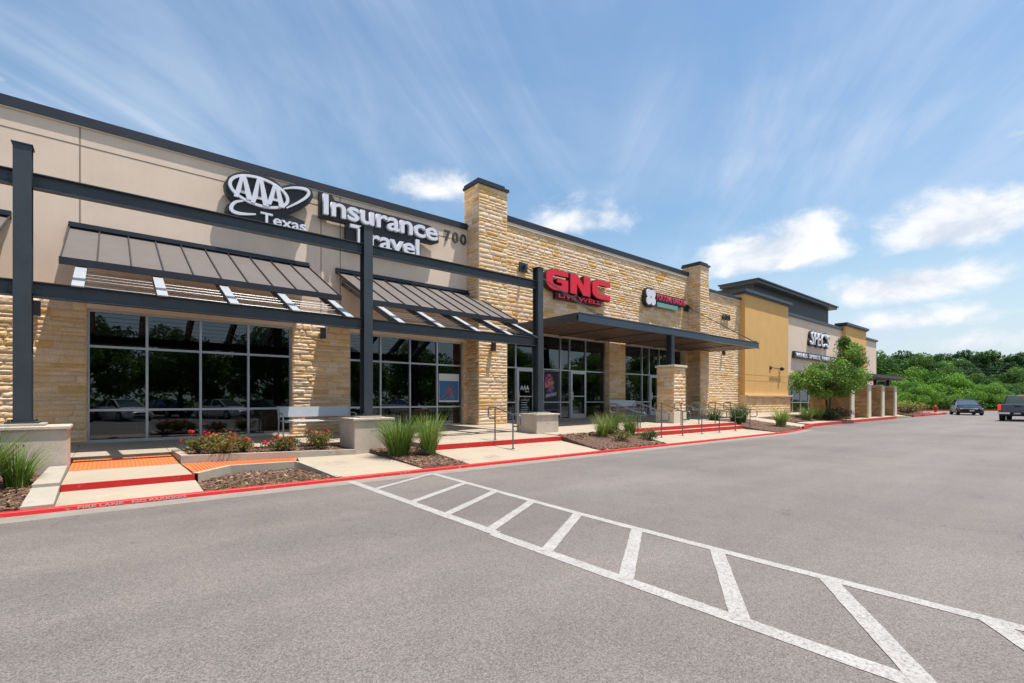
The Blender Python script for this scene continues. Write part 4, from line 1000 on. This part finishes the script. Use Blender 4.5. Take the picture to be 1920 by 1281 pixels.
# FORTUNE GARDEN
s6 = thing('fascia_sign', 'black Fortune Garden sign with white clover and pink-red letters', 'sign', (23.5, 15, 6.8))
mb = MB(); mb.box(22.35, 25.35, 14.96, 15.12, H+5.30, H+5.76); put(mb.build('backing', M['black']), s6)
put(text_mesh('FORTUNE GARDEN', 22.52, 25.28, H+5.38, H+5.68, 14.92, .04, .010, 0, 'lettering', mat('rose_letter', (.62,.07,.12), .5)), s6)
mb = MB(); mb.box(22.55, 24.55, 14.95, 15.12, H+5.02, H+5.26); k = put(mb.build('sub_panel', M['teal']), s6)
mb = MB()
for i in range(4):
    a = pi/4+i*pi/2; c_ = (21.92+cos(a)*.27, H+5.42+sin(a)*.27); mb.prism([(c_[0]+cos(t_/14*2*pi)*.22, c_[1]+sin(t_/14*2*pi)*.22) for t_ in range(14)], 14.90-.002*i, 14.95)
put(mb.build('clover', M['white_letter']), s6)
mb = MB()
for i in range(4):
    a = pi/4+i*pi/2; c_ = (21.92+cos(a)*.23, H+5.42+sin(a)*.23); mb.prism([(c_[0]+cos(t_/14*2*pi)*.34, c_[1]+sin(t_/14*2*pi)*.34) for t_ in range(14)], 14.96+.002*i, 15.12)
put(mb.build('clover_can', M['black']), s6)
# SPEC'S
s7 = thing('fascia_sign', 'slanted white SPEC\'S letters with black edges high above the near tree', 'sign', (46, 14.9, 6.5))
a_, b_ = at(1521, 640, 14.9)[0], at(1557, 640, 14.9)[0]
put(text_mesh("SPEC'S", a_, b_, H+4.6, H+5.75, 14.9, .1, .004, .25, 'lettering', M['white_letter']), s7)
put(text_mesh("SPEC'S", a_-.10, b_+.22, H+4.5, H+5.85, 15.01, .16, .06, .25, 'letter_can', M['black']), s7)
s8 = thing('fascia_sign', 'long black strip sign of small white WINES SPIRITS letters behind the tree', 'sign', (46, 14.9, 5.2))
xa = at(1491, 665, 14.95)[0]
mb = MB(); mb.box(xa, xa+11.0, 15.0, 15.16, H+3.34, H+3.86); put(mb.build('backing', M['black']), s8)
put(text_mesh('WINES  SPIRITS  FINER FOODS', xa+.2, xa+10.8, H+3.44, H+3.76, 14.96, .038, .02, 0, 'lettering', M['white_letter']), s8)
# posters
def poster(label, x0, x1, z0, z1, painter, root_name='poster'):
    r = thing(root_name, label, 'poster', ((x0+x1)/2, GY-.02, z0))
    mb = MB(); y = GY-.018
    mb.box(x0, x1, y, y+.006, z0, z1); put(mb.build('sheet', M['white_letter']), r); painter(r, x0, x1, z0, z1, y)
    return r
def pcol(n_, c): return mat(n_, c, .6)
def p_city(r, x0, x1, z0, z1, y):
    mb = MB(); zt_ = z1-.25*(z1-z0); R = random.Random(2)
    mb.face([(x0+.02,y-.002,z0+.06),(x1-.02,y-.002,z0+.06),(x1-.02,y-.002,zt_),(x0+.02,y-.002,zt_)], (.03,.16,.36))
    cx = (x0+x1)/2
    for i in range(44):
        s_ = R.uniform(-1,1); a = (cx+s_*(x1-x0)*.46, z0+.09+R.random()*.35); b2 = (cx+s_*R.uniform(-.25,.12), z0+(zt_-z0)*R.uniform(.3,.93)); c_ = R.choice([(.62,.16,.04),(.03,.40,.55),(.5,.05,.10),(.04,.26,.55),(.03,.30,.5),(.01,.03,.10),(.35,.05,.15)])
        w = .014; mb.face([(a[0]-w,y-.003-.0002*i,a[1]),(a[0]+w,y-.003-.0002*i,a[1]),(b2[0]+w*.3,y-.003-.0002*i,b2[1]),(b2[0]-w*.3,y-.003-.0002*i,b2[1])], c_)
    put(mb.build('picture', M['shelf']), r)
poster('blue poster of glowing streets taped inside the last tinted window', 9.33, 10.22, H-.08, H+.98, p_city)
def p_game(r, x0, x1, z0, z1, y):
    mb = MB(); mb.face([(x0+.01,y-.002,z0+.01),(x1-.01,y-.002,z0+.01),(x1-.01,y-.002,z1-.01),(x0+.01,y-.002,z1-.01)], (.015,.015,.03))
    R = random.Random(6)
    for i in range(34):
        a = R.uniform(0, 6.28); rr = R.uniform(.12,.40); cx, cz = x0+(x1-x0)*.42+cos(a)*rr*.6, z0+(z1-z0)*.62+sin(a)*rr*.8; s_ = R.uniform(.05,.12); yy = y-.003-.0002*i
        mb.face([(cx-s_,yy,cz),(cx,yy,cz-s_*.7),(cx+s_,yy,cz+s_*.3),(cx,yy,cz+s_)], R.choice([(.5,.05,.25),(.3,.03,.3),(.6,.12,.12),(.05,.08,.4),(.1,.35,.12),(.6,.4,.06)]))
    put(mb.build('picture', M['shelf']), r)
    mb = MB()
    for i in range(22):
        a = i/21*1.7*pi-.5*pi; cx, cz = x0+.30+cos(a)*.20, z1-.52+sin(a)*.32; s_ = .07; yy = y-.012-.0002*i
        mb.face([(cx-s_,yy,cz-s_*.6),(cx+s_*.5,yy,cz-s_),(cx+s_,yy,cz+s_*.6),(cx-s_*.5,yy,cz+s_)], R.choice([(.55,.08,.22),(.42,.04,.20),(.62,.16,.20),(.30,.04,.22)]))
    put(mb.build('swirl', M['shelf']), r)
    mb = MB()
    for i in range(9): xx = x0+.10+i*.075; zz_ = z0+.55+i*.012; mb.face([(xx,y-.02,zz_),(xx+.03,y-.02,zz_),(xx+.065,y-.02,zz_+.15),(xx+.03,y-.02,zz_+.15)])
    put(mb.build('slanted_bars', M['white_letter']), r)
poster('dark poster of pink and purple swirls in the window beside the right steel column', 14.68, 15.62, .95, TR-.06, p_game)
dl = thing('door_lettering', 'white AAA lettering on the insurance office door', 'lettering', (13.5, GY, 1.9))
put(text_mesh('AAA', 13.3, 13.8, H+.42, H+.62, GY-.02, .003, .02, .1, 'lettering', M['white_letter']), dl)
put(text_mesh('Texas', 13.55, 13.8, H+.33, H+.40, GY-.02, .003, .01, 0, 'lettering', M['white_letter']), dl)
mb = MB()
for i in range(7): mb.box(13.35+(.02 if i%2 else 0), 13.75-(.05 if i%3 else 0), GY-.02, GY-.018, H-.62+i*.1, H-.60+i*.1)
put(mb.build('hours_lines', M['white_letter']), dl)

# yellow wall bracket
wb = thing('wall_bracket', 'thin black arm bracket low on the ochre wall', 'bracket', (36, YY, 2.6)); xb = at(1445, 690, YY-.03)
mb = MB(); mb.tube([(xb[0], YY, xb[2]), (xb[0], YY-.16, xb[2]), (xb[0]+2.0, YY-.16, xb[2]-.02)], .03, 6); put(mb.build('arm', M['coping']), wb)
mb = MB(); mb.box(xb[0]-.12, xb[0]+.12, YY-.05, YY-.002, xb[2]-.12, xb[2]+.12); mb.tube([(xb[0]+1.55,YY-.16,xb[2]-.02),(xb[0]+1.75,YY-.16,xb[2]-.02)], .13, 10); put(mb.build('mount', M['coping']), wb)

# ================================================================== BENCHES
def bench(loc, rz, label):
    r = thing('metal_bench', label, 'bench', loc, rz, 'metal benches against the walls'); Lh = 1.02
    mb = MB(); mb.obox((0, .0, .45), (Lh-.03,0,0), (0,.23,.01), (0,0,.012)); mb.tube([(-Lh+.03,-.235,.435),(Lh-.03,-.235,.435)], .02, 8); mb.build('seat', M['alu_bench'], r)
    mb = MB(); mb.obox((0, .275, .70), (Lh-.03,0,0), (0,.012,-.003), (0,.03,.145)); mb.build('backrest', M['alu_bench'], r)
    for sx in (-1, 1):
        x = sx*Lh
        mb = MB(); mb.tube([(x,-.24,0),(x,-.22,.45),(x,-.22,.62),(x,-.14,.66),(x,.20,.66)], .02, 8); mb.build('front_leg', M['alu_bench'], r, smooth=True)
        mb = MB(); mb.tube([(x,.26,0),(x,.22,.45),(x,.32,.86)], .02, 8); mb.build('rear_leg', M['alu_bench'], r, smooth=True)
        mb = MB(); mb.bar((x,-.22,.44),(x,.22,.46),.03,.03); mb.build('side_rail', M['alu_bench'], r)
    return r
xa = at(527, 815, 14.2)[0]; xb_ = at(668, 815, 14.2)[0]
bench(((xa+xb_)/2, 14.35, .36), 0, 'grey metal bench behind the roses, against the stone pier')
bench((19.35, 14.5, .53), 0, 'grey metal bench beside the steps, against the pier between the shopfronts')

# ================================================================== HANDRAILS
def handrail(x, ylo, zlo, yhi, zhi, label, grp='tube handrails on the steps'):
    r = thing('handrail', label, 'handrail', (x, ylo, zlo), 0, grp); h_ = .88; T = .019
    mb = MB(); mb.tube([(x,ylo,zlo),(x,ylo,zlo+h_)], T, 8); mb.tube([(x,ylo,zlo),(x,ylo,zlo+.012)], .05, 10); put(mb.build('post', M['rail'], smooth=True), r)
    mb = MB(); mb.tube([(x,yhi,zhi),(x,yhi,zhi+h_)], T, 8); mb.tube([(x,yhi,zhi),(x,yhi,zhi+.012)], .05, 10); put(mb.build('post', M['rail'], smooth=True), r)
    a, b_ = Vector((x,ylo,zlo+h_)), Vector((x,yhi,zhi+h_)); e = .30
    pts = [a+Vector((0,.0,-.30)), a+Vector((0,-e+.05,-.30)), a+Vector((0,-e,-.25)), a+Vector((0,-e,-.05)), a+Vector((0,-e+.05,0)), a, b_, b_+Vector((0,e-.05,0)), b_+Vector((0,e,-.05)), b_+Vector((0,e,-.25)), b_+Vector((0,e-.05,-.30)), b_+Vector((0,0,-.30))]
    mb = MB(); mb.tube(pts, T, 8); put(mb.build('rail', M['rail'], smooth=True), r)
handrail(7.92, 9.5, .145, 10.25, .325, 'lone grey tube handrail on the single red step', 'tube handrails on the steps')
ords = ['nearest', 'second nearest', 'third nearest', 'fourth or middle', 'third from the far end', 'second from the far end', 'farthest']
for k in range(7): handrail(13.4+1.36*k, 9.62, .098, 10.5, .40, ords[k]+' of the seven handrails on the double red steps')

# ================================================================== HYDRANT
hyd = thing('fire_hydrant', 'red fire hydrant on the kerb at the end of the shops', 'hydrant', (at(1754,770,10.05)[0], 10.05, .15))
mb = MB(); prof = [(.16,0),(.16,.05),(.11,.06),(.10,.5),(.14,.52),(.14,.56),(.11,.6),(.08,.68),(.03,.72),(.03,.78),(0.001,.78)]
mb.grid([[(r_*cos(2*pi*k/14), r_*sin(2*pi*k/14), z) for k in range(14)] for r_, z in prof], close=True); mb.build('barrel', M['hydrant'], hyd, smooth=True)
for a in (0, pi/2, pi, 3*pi/2):
    mb = MB(); mb.tube([(0,0,.4),(cos(a)*.2,sin(a)*.2,.4)], .055, 10); mb.build('outlet', M['hydrant'], hyd)

# ================================================================== VEHICLES
def loft(mb, st, top_only=False):
    """st: (x, halfwidth, z_bottom, z_mid, z_top, top halfwidth)"""
    rows = []
    for (x, w, zb, zm, zt_, wt) in st:
        half = [(0, zb), (w*.86, zb), (w*.97, zb+(zm-zb)*.25), (w, zb+(zm-zb)*.6), (w*.985, zm), (wt+(w-wt)*.25, zt_-.25*(zt_-zm)), (wt, zt_-.04*(zt_-zm)), (wt*.6, zt_+.012), (0, zt_+.02)]
        ring = [(x, y, z) for y, z in half]+[(x, -y, z) for y, z in half[-2:0:-1]]; rows.append(ring)
    mb.grid(rows, close=True); mb.face(rows[0]); mb.face(rows[-1][::-1])
def wheel_at(root, x, y, r_, w=.22, name='wheel'):
    s_ = 1 if y > 0 else -1; mb = MB(); n = 20
    prof = [(r_*.62, w/2), (r_*.93, w/2), (r_, w*.35), (r_, -w*.35), (r_*.93, -w/2), (r_*.5, -w/2)]
    mb.grid([[(x+cos(2*pi*k/n)*q, y+s_*o_, r_+sin(2*pi*k/n)*q) for k in range(n)] for q, o_ in prof], close=True)
    t_ = mb.build(name, M['rubber'], root, smooth=True); mb = MB()
    mb.grid([[(x+cos(2*pi*k/n)*q, y+s_*o_, r_+sin(2*pi*k/n)*q) for k in range(n)] for q, o_ in [(r_*.62, w*.46), (r_*.5, w*.3), (r_*.2, w*.36), (.001, w*.38)]], close=True)
    for k in range(5):
        a = 2*pi*k/5; mb.obox((x+cos(a)*r_*.35, y+s_*w*.42, r_+sin(a)*r_*.35), (cos(a)*r_*.25,0,sin(a)*r_*.25), (-sin(a)*.03,0,cos(a)*.03), (0,.01,0))
    mb.build('rim', M['lens'], t_)
def sedan(label, paint, loc, rz, group=None, name='parked_car', cat='car'):
    r = thing(name, label, cat, loc, rz, group)
    mb = MB(); loft(mb, [(-2.28,.62,.32,.55,.80,.55),(-2.20,.80,.24,.60,.98,.66),(-1.7,.89,.2,.66,1.00,.74),(-.9,.905,.18,.68,.96,.80),(.5,.905,.18,.68,.94,.80),(1.1,.90,.18,.66,.92,.74),(1.8,.86,.2,.58,.80,.66),(2.18,.76,.22,.50,.68,.58),(2.32,.60,.28,.45,.58,.46)]); mb.build('body', paint, r, smooth=True)
    mb = MB(); rows = []
    for (x, w, z, wt, zt_) in ((-1.95,.70,.97,.66,.99),(-1.1,.78,.95,.58,1.38),(-.4,.80,.93,.60,1.42),(.25,.80,.93,.60,1.40),(1.15,.76,.91,.70,.93)):
        rows.append([(x,-w,z),(x,-wt,zt_),(x,0,zt_+.02),(x,wt,zt_),(x,w,z)])
    mb.grid(rows); mb.build('glasshouse', M['car_glass'], r)
    mb = MB(); mb.grid([[(x,-w,z),(x,-w*.5,z+.02),(x,0,z+.028),(x,w*.5,z+.02),(x,w,z)] for x, w, z in ((-1.15,.60,1.385),(-.4,.62,1.435),(.28,.61,1.41))]); mb.build('roof', paint, r, smooth=True)
    mb = MB()
    for s_ in (-1, 1):
        mb.tube([(1.16,s_*.76,.92),(.26,s_*.61,1.41)], .03, 6); mb.tube([(-.35,s_*.805,.93),(-.35,s_*.62,1.42)], .035, 6); mb.tube([(-1.95,s_*.70,.98),(-1.12,s_*.60,1.39)], .05, 6)
    mb.build('pillar', paint, r)
    for s_ in (-1, 1):
        mb = MB(); mb.obox((2.16,s_*.58,.62),(.10,-s_*.05,0),(.02,.15,0),(0,0,.055)); mb.build('headlight', M['lens'], r)
        mb = MB(); mb.obox((-2.22,s_*.62,.82),(.05,0,0),(0,.14,0),(0,0,.07)); mb.build('tail_light', M['hydrant'], r)
        mb = MB(); mb.obox((.82,s_*.98,.96),(.06,0,0),(0,.09,0),(0,0,.06)); mb.build('mirror', paint, r)
        for x in (-1.38, 1.42): wheel_at(r, x, s_*.80, .33)
    mb = MB(); mb.box(2.22, 2.335, -.42, .42, .44, .58); mb.box(2.26, 2.35, -.5, .5, .26, .36); mb.build('grille', M['rubber'], r)
    mb = MB(); mb.box(2.30, 2.345, -.44, .44, .555, .575); mb.build('grille_bar', M['chrome'], r)
    mb = MB(); mb.box(2.337, 2.36, -.16, .16, .38, .49); mb.build('number_plate', M['plate'], r)
    return r
dx, dy = ray(1811); D_ = 45.5
sedan('dark blue saloon car turning on the road near the far red kerb', M['car_dark'], (dx*D_, dy*D_, 0), radians(197), name='car')
# pickup
dx, dy = ray(1908); D_ = 31.2
tk = thing('pickup_truck', 'grey pickup truck driving away with brake lights on, cut by the right edge', 'pickup', (dx*D_, dy*D_, 0), radians(-1)); tk.scale = (.92, .92, .90)
P_ = M['car_grey']
mb = MB(); loft(mb, [(0,.93,.62,.85,1.22,.93),(.1,.98,.55,.85,1.24,.95),(1.9,1.0,.5,.85,1.24,.96),(2.0,1.0,.48,.85,1.24,.96),(4.1,1.0,.45,.85,1.22,.93),(4.4,.98,.45,.85,1.18,.88),(5.6,.93,.5,.8,1.08,.8),(5.8,.8,.55,.75,.98,.7)]); mb.build('body', P_, tk, smooth=False)
mb = MB(); mb.grid([[(x,-w,z),(x,-wt,zt_),(x,0,zt_+.03),(x,wt,zt_),(x,w,z)] for (x,w,z,wt,zt_) in ((1.98,.90,1.22,.72,1.84),(2.3,.92,1.22,.74,1.87),(3.4,.92,1.22,.74,1.86),(4.35,.88,1.18,.8,1.2))]); mb.face([(1.98,-.90,1.22),(1.98,-.72,1.84),(1.98,0,1.87),(1.98,.72,1.84),(1.98,.90,1.22)]); mb.build('glasshouse', M['car_glass'], tk)
mb = MB(); mb.grid([[(x,-w,z),(x,0,z+.04),(x,w,z)] for x, w, z in ((1.95,.75,1.86),(2.4,.76,1.89),(3.4,.75,1.87))]); mb.tube([(1.97,-.90,1.22),(1.97,-.73,1.86)], .05, 6); mb.tube([(1.97,.90,1.22),(1.97,.73,1.86)], .05, 6); mb.build('roof', P_, tk)
mb = MB(); mb.box(-.04, -.002, -.80, .80, .70, 1.22); mb.build('tailgate', P_, tk, bevel=.01)
mb = MB(); mb.box(-.055, -.041, -.16, .16, 1.04, 1.12); mb.build('tailgate_handle', M['rubber'], tk)
for s_ in (-1, 1):
    mb = MB(); mb.box(-.05, .04, *sorted((s_*.83, s_*.99)), .82, 1.20); mb.build('tail_light', M['tail'], tk)
    mb = MB(); mb.box(-.22, -.06, *sorted((s_*.35, s_*.98)), .52, .66); mb.build('bumper', M['chrome'], tk, bevel=.02)
    for x in (1.05, 4.7): wheel_at(tk, x, s_*.86, .40, .28)
mb = MB(); mb.box(-.20, -.06, -.34, .34, .50, .62); mb.box(0,1.8,-.8,.8,.38,.5); mb.build('step_pad', M['rubber'], tk)
mb = MB(); mb.box(-.225, -.205, -.16, .16, .53, .62); mb.build('number_plate', M['plate'], tk)
mb = MB(); mb.box(1.90, 1.945, -.16, .16, 1.84, 1.885); mb.build('brake_light', M['tail'], tk)
# parked cars across the lot, mirrored in the tinted windows
base = sedan('silver hatchback parked across the lot, mirrored in the nearest window', M['car_silver'], (6.5, -10.6, 0), radians(62), 'cars parked across the lot, seen mirrored in the windows')
for i, (x, y, a, lb) in enumerate(((.6,-10.6,66,'silver saloon mirrored at the left of the nearest window'), (-2.3,-10.8,68,'silver car mirrored in the first pane beside the bush'), (9.6,-10.7,64,'silver car mirrored in the second tinted window, left pane'), (12.6,-10.7,64,'silver car mirrored in the second tinted window, middle pane'), (15.6,-10.8,64,'silver car mirrored low in the second tinted window, right pane'), (3.6,-18,64,'silver car in the rear parking row mirrored small'), (21.6,-11,64,'silver car mirrored in the shopfront under the canopy'))):
    c = dup(base, (x, y, 0), radians(a), lb)
# different paints on some
pts_ = [M['car_black'], M['car_white'], M['car_dark']]
i = 0
for o in list(COL.objects):
    if o.get('category') == 'car' and o.name.startswith('parked_car.'):
        i += 1
        if i % 4:
            p = pts_[i % 3]
            for ch in COL.objects:
                if ch.parent == o and ch.name.split('.')[0] in ('body', 'roof', 'pillar', 'mirror'):
                    ch.data = ch.data.copy(); ch.data.materials[0] = p
            o['label'] = o['label'].replace('silver', {0: 'black', 1: 'white', 2: 'dark blue'}[i % 3])

# ================================================================== PLANTS
GR = 'grass clumps in the mulch beds'
grass_clump('tall grass clump at the left edge before the plinth', (-1.45, 9.75, .13), 1, 600, .86, .58)
grass_clump('grass clump closest to the pale edging at the left', (-1.05, 9.95, .14), 2, 260, .62, .36)
grass_clump('wide grass clump right of the middle plinth', (4.98, 10.0, .15), 3, 700, .86, .62)
grass_clump('upright grass clump at the front of the bed right of the middle plinth', (5.62, 9.75, .14), 4, 460, .92, .42)
grass_clump('short grass clump low at the back of the bed right of the middle plinth', (5.40, 10.5, .2), 14, 200, .6, .3)
for k, (x, y, lb) in enumerate(((11.75,9.75,'nearest grass clump in the bed before the seven handrails'), (12.5,9.95,'middle grass clump in the bed before the seven handrails'), (13.15,9.75,'grass clump touching the first of the seven handrails'))):
    grass_clump(lb, (x, y, .2), 20+k, 300, .78, .42)
for k, (x, y, h_, lb) in enumerate(((22.8,10.8,1.05,'big dark grass clump behind the farthest handrail'), (23.9,11.1,.95,'dark grass clump before the ochre wall'), (22.2,11.6,.9,'dark grass clump tight by the end of the red steps'), (24.3,9.4,.85,'light grass clump at the kerb bend'), (31.0,10.6,.85,'pale grass clump under the tree'), (32.6,10.6,.8,'grass clump right of the pale one under the tree'))):
    grass_clump(lb, (x, y, .2), 40+k, 240, h_, .6, w=.022, cols=((.07,.13,.03),(.12,.19,.04),(.05,.10,.02)) if k < 3 else ((.2,.3,.06),(.28,.36,.09),(.12,.2,.04)))
rc = ((.10,.16,.03),(.18,.26,.05),(.24,.11,.05),(.30,.20,.05)); rg = 'rose bushes in the low bed'
bl_ = ((.70,.01,.07),(.62,.02,.03)); bo_ = ((.80,.28,.06),(.75,.10,.05)); bp_ = ((.75,.25,.3),(.68,.03,.10))
bush('small rose bush with pink blooms at the left corner of the low bed', (1.32,11.25,.33), 1, .22, .40, 900, .045, rc, rg, 'rose_bush', 6, bl_, 'rose bush')
bush('biggest rose bush, orange-tinted, in the left half of the low bed', (1.72,11.2,.33), 2, .42, .42, 2600, .045, rc, rg, 'rose_bush', 14, bo_, 'rose bush')
bush('rose bush with one bright pink bloom on its right in the low bed', (2.12,11.25,.31), 5, .26, .34, 1200, .045, rc, rg, 'rose_bush', 6, bl_, 'rose bush')
bush('rose bush with red bloom cluster in the middle of the low bed', (2.85,11.25,.29), 3, .36, .30, 1700, .045, rc, rg, 'rose_bush', 9, bl_, 'rose bush')
bush('rose bush with red blooms at the right end of the low bed', (3.65,11.4,.27), 4, .38, .44, 2200, .045, rc, rg, 'rose_bush', 14, bl_+bp_, 'rose bush')
sg = 'low shrubs in the beds'; sc_ = ((.08,.15,.04),(.14,.20,.05),(.26,.12,.06))
bush('low reddish shrub before the grass near the seven handrails', (12.0,9.1,.12), 11, .42, .42, 900, .05, sc_, sg)
bush('low green shrub at the front corner of the steps bed', (13.1,9.0,.12), 12, .35, .36, 800, .05, ((.06,.13,.04),(.10,.18,.05)), sg)
bush('small purple shrub between the grass clumps by the middle plinth', (5.4,9.65,.13), 13, .16, .2, 260, .035, ((.10,.06,.07),(.12,.12,.05)), sg)
bush('dark red shrub under the tree beside the stone fins', (34.6,10.3,.2), 15, .9, .7, 1200, .11, ((.10,.05,.04),(.06,.10,.03),(.14,.07,.05)), sg)
bush('second dark shrub under the tree', (33.4,10.2,.2), 16, .7, .6, 900, .11, ((.05,.09,.03),(.10,.07,.04)), sg)
bush('yellow green shrub beside the fire hydrant', (57.0,10.9,.2), 17, 1.2, 1.1, 1500, .2, ((.22,.30,.05),(.30,.36,.08)), sg)
bush('russet ground shrub left of the hydrant', (53.5,10.3,.2), 18, 1.3, .7, 1200, .18, ((.22,.12,.05),(.14,.14,.04)), sg)
G_DK = ((.05,.12,.032),(.08,.16,.04),(.035,.085,.026)); G_MD = ((.09,.20,.035),(.15,.27,.045),(.06,.14,.03)); G_LT = ((.18,.34,.04),(.26,.42,.055),(.11,.24,.03))
dx, dy = ray(1552); D_ = 30.0
clump_tree('small leafy tree before the liquor store sign', 5, 5.0, 2.3, 1.45, 46, 27000, .125, ((.10,.20,.03),(.16,.28,.045),(.07,.15,.025),(.24,.33,.07),(.18,.30,.05)), .07, (dx*D_, dy*D_, .2), name='tree', multi=2, clr=(.13,.27), lobes=[(-.15,2.5,1.9,1.05,48),(1.40,3.8,.6,1.3,22),(-.8,2.4,1.2,.8,10),(1.35,2.5,.8,1.1,16),(.5,2.9,.8,.7,10)])
# belt of trees beyond the far kerb
tgrp = 'trees beyond the far red kerb'
protoD = clump_tree('tall dark cedar elm far behind the lower trees', 61, 13, 4.6, 1.0, 24, 11000, .46, G_DK, .22, (0,-300,0), tgrp, flat=.75)
protoM = clump_tree('mid green oak beyond the red kerb', 62, 9, 4.6, .6, 22, 12000, .36, G_MD, .2, (0,-310,0), tgrp, flat=.75)
protoL = clump_tree('bright yellow-green tree beyond the red kerb', 63, 6.5, 4.2, .2, 20, 12000, .28, G_LT, .15, (0,-320,0), tgrp, flat=.75)
protoS = clump_tree('slim dark tree top standing above the belt', 64, 14, 2.5, 2.0, 26, 5500, .42, G_DK, .2, (0,-330,0), tgrp, clr=(.22,.4))
used = set()
def place(proto, px, depth, top_py, label, rz=0, wid=1.0):
    dx, dy = ray(px); hgt = {protoD: 13, protoM: 9, protoL: 6.5, protoS: 14}[proto]
    s_ = (H+(HY-top_py)/F_PX*depth)/hgt
    if proto not in used: used.add(proto); o = proto; o['label'] = label
    else: o = copy_tree(proto); o['label'] = label
    o.location = (dx*depth, dy*depth, 0); o.rotation_euler = (0, 0, rz); o.scale = (s_*wid, s_*wid, s_)
R = random.Random(77)
lay = [(protoM,1662,84,655,'mid green tree just right of the last shop wall'),(protoD,1690,92,658,'dark tree behind the one nearest the last shop wall'),(protoM,1712,80,664,'broad mid green tree above the porch roof'),
       (protoL,1735,72,690,'bright tree right of the porch roof'),(protoM,1752,84,678,'mid green tree behind the hydrant'),(protoL,1700,66,712,'low bright tree behind the stone fins'),(protoL,1722,64,725,'bright bushy tree left of the hydrant'),
       (protoS,1752,108,662,'slim dark tree with pointed top above the hydrant'),(protoD,1775,112,664,'dark tall tree left of the saloon car'),(protoS,1803,108,654,'slim dark tree above the saloon car, left'),
       (protoL,1775,70,703,'bright round tree behind the saloon car'),(protoL,1800,69,714,'bright low tree right behind the saloon roof'),(protoD,1822,112,660,'dark tall tree above the saloon car, right'),(protoS,1838,104,657,'slim dark tree between saloon and pickup'),
       (protoS,1862,108,654,'tall pointed tree above the pickup cab'),(protoL,1852,66,722,'bright yellow round bush tree between saloon and pickup'),(protoL,1826,68,724,'low bright tree between car and red kerb'),(protoD,1880,112,668,'dark tree behind the pickup'),
       (protoM,1893,96,690,'mid green tree behind the pickup, lower'),(protoS,1903,104,660,'pointed dark tree above the pickup'),(protoD,1925,110,662,'dark tall tree at the right edge'),(protoM,1905,74,720,'mid green low tree behind the pickup tailgate'),
       (protoM,1935,80,712,'mid green tree cut by the right edge'),(protoM,1680,70,700,'mid green tree behind the fins'),(protoM,1845,90,700,'mid green tree in the dark gap behind the saloon'),(protoD,1790,96,692,'dark lower tree behind the saloon'),
       (protoM,1960,86,690,'tree past the right edge of the view'),(protoD,2000,100,670,'large tree past the right edge of the view'),(protoM,1640,95,672,'tree peeping behind the last shop wall'),(protoD,1797,98,672,'dark round tree filling the gap above the saloon car'),(protoM,1870,84,716,'tree low behind the pickup roof'),
       (protoL,1755,65,735,'low bright shrub tree behind the hydrant'),(protoL,1785,66,742,'low bright shrub behind the saloon'),(protoM,1810,74,732,'dark green low tree behind the saloon'),(protoM,1885,70,738,'low dark tree by the tailgate')]
for (pr_, px, dep, ty, lb) in lay: place(pr_, px, dep, ty-(9 if pr_ in (protoD, protoS) else 3), lb, R.uniform(0, 6.28), R.uniform(.9, 1.1))
# trees behind the camera, mirrored in the windows
mg = 'parking lot trees seen mirrored in the windows'
k = 0
for (x, y, s_) in ((-15,-15,1.1),(-8.5,-16,1.15),(-2,-15,1.2),(4.5,-17,1.15),(11,-15,1.2),(18,-17,1.15),(26,-16,1.2),(36,-19,1.3),(-23,-19,1.3),(46,-22,1.4),(56,-18,1.3),(66,-26,1.6),(78,-20,1.5),(90,-30,1.9),(60,-40,1.9),(104,-24,1.8)):
    o = copy_tree(protoM); o.location = (x, y, 0); o.rotation_euler = (0,0,R.uniform(0,6)); o.scale = (s_*.8, s_*.8, s_*.75); o['group'] = mg; o['name_hint'] = ''
    del o['name_hint']; o['label'] = 'green parking lot tree mirrored in the shop windows, %s along the row' % ['leftmost but one','third','fourth','fifth','sixth','seventh','eighth','ninth','first','tenth','eleventh','twelfth','thirteenth','fourteenth','farthest back','last'][k]; k += 1
# understorey beyond the kerb
us = MB(); R = random.Random(9)
for i in range(9000):
    t_ = R.random(); a = Vector((80, 15.5)).lerp(Vector((104, -3)), t_); off = R.uniform(.6, 5); d = Vector((18.5, 24)).normalized()
    p = a+Vector((.79,.61))*off; hmax = 1.6+1.2*noise.noise((p.x*.4, p.y*.4, 0)); leafq(us, (p.x, p.y, R.uniform(0, hmax)), .32, R, tuple(q*R.uniform(.6,1.3) for q in R.choice(G_MD)))
us.build('undergrowth', M['leaf'], kind='stuff')
us = MB(); R = random.Random(19)  # unseen leaf bank, added to cover the pale horizon band mirrored in the glass
for i in range(16000):
    x = R.uniform(-70, 125); y = R.uniform(-44, -38); hm = 4.6+2.2*noise.noise((x*.12, 5, 0)); leafq(us, (x, y, R.uniform(0, hm)), .75, R, tuple(q*R.uniform(.5,1.2) for q in R.choice(G_MD)))
us.build('added_reflection_hedge', M['leaf'], kind='stuff')
# overhead wires
for (y1, y2, lb) in ((688, 692, 'upper overhead wire crossing before the far trees'), (692, 699, 'second overhead wire just under the upper one'), (728, 733, 'lowest overhead wire before the trees behind the pickup')):
    pts = []
    for i in range(13):
        px = (1770 if y1 < 700 else 1868)+i*(2100-1770)/12; dx, dy = ray(px); D_ = 63; sag = sin(pi*i/12)*.25
        pts.append((dx*D_, dy*D_, H+(HY-(y1+(y2-y1)*i/12*1.9))/F_PX*D_-sag))
    mb = MB(); mb.tube(pts, .013, 5); o = mb.build('overhead_wire', M['rail']); tag(o, lb, 'wire', 'overhead wires')
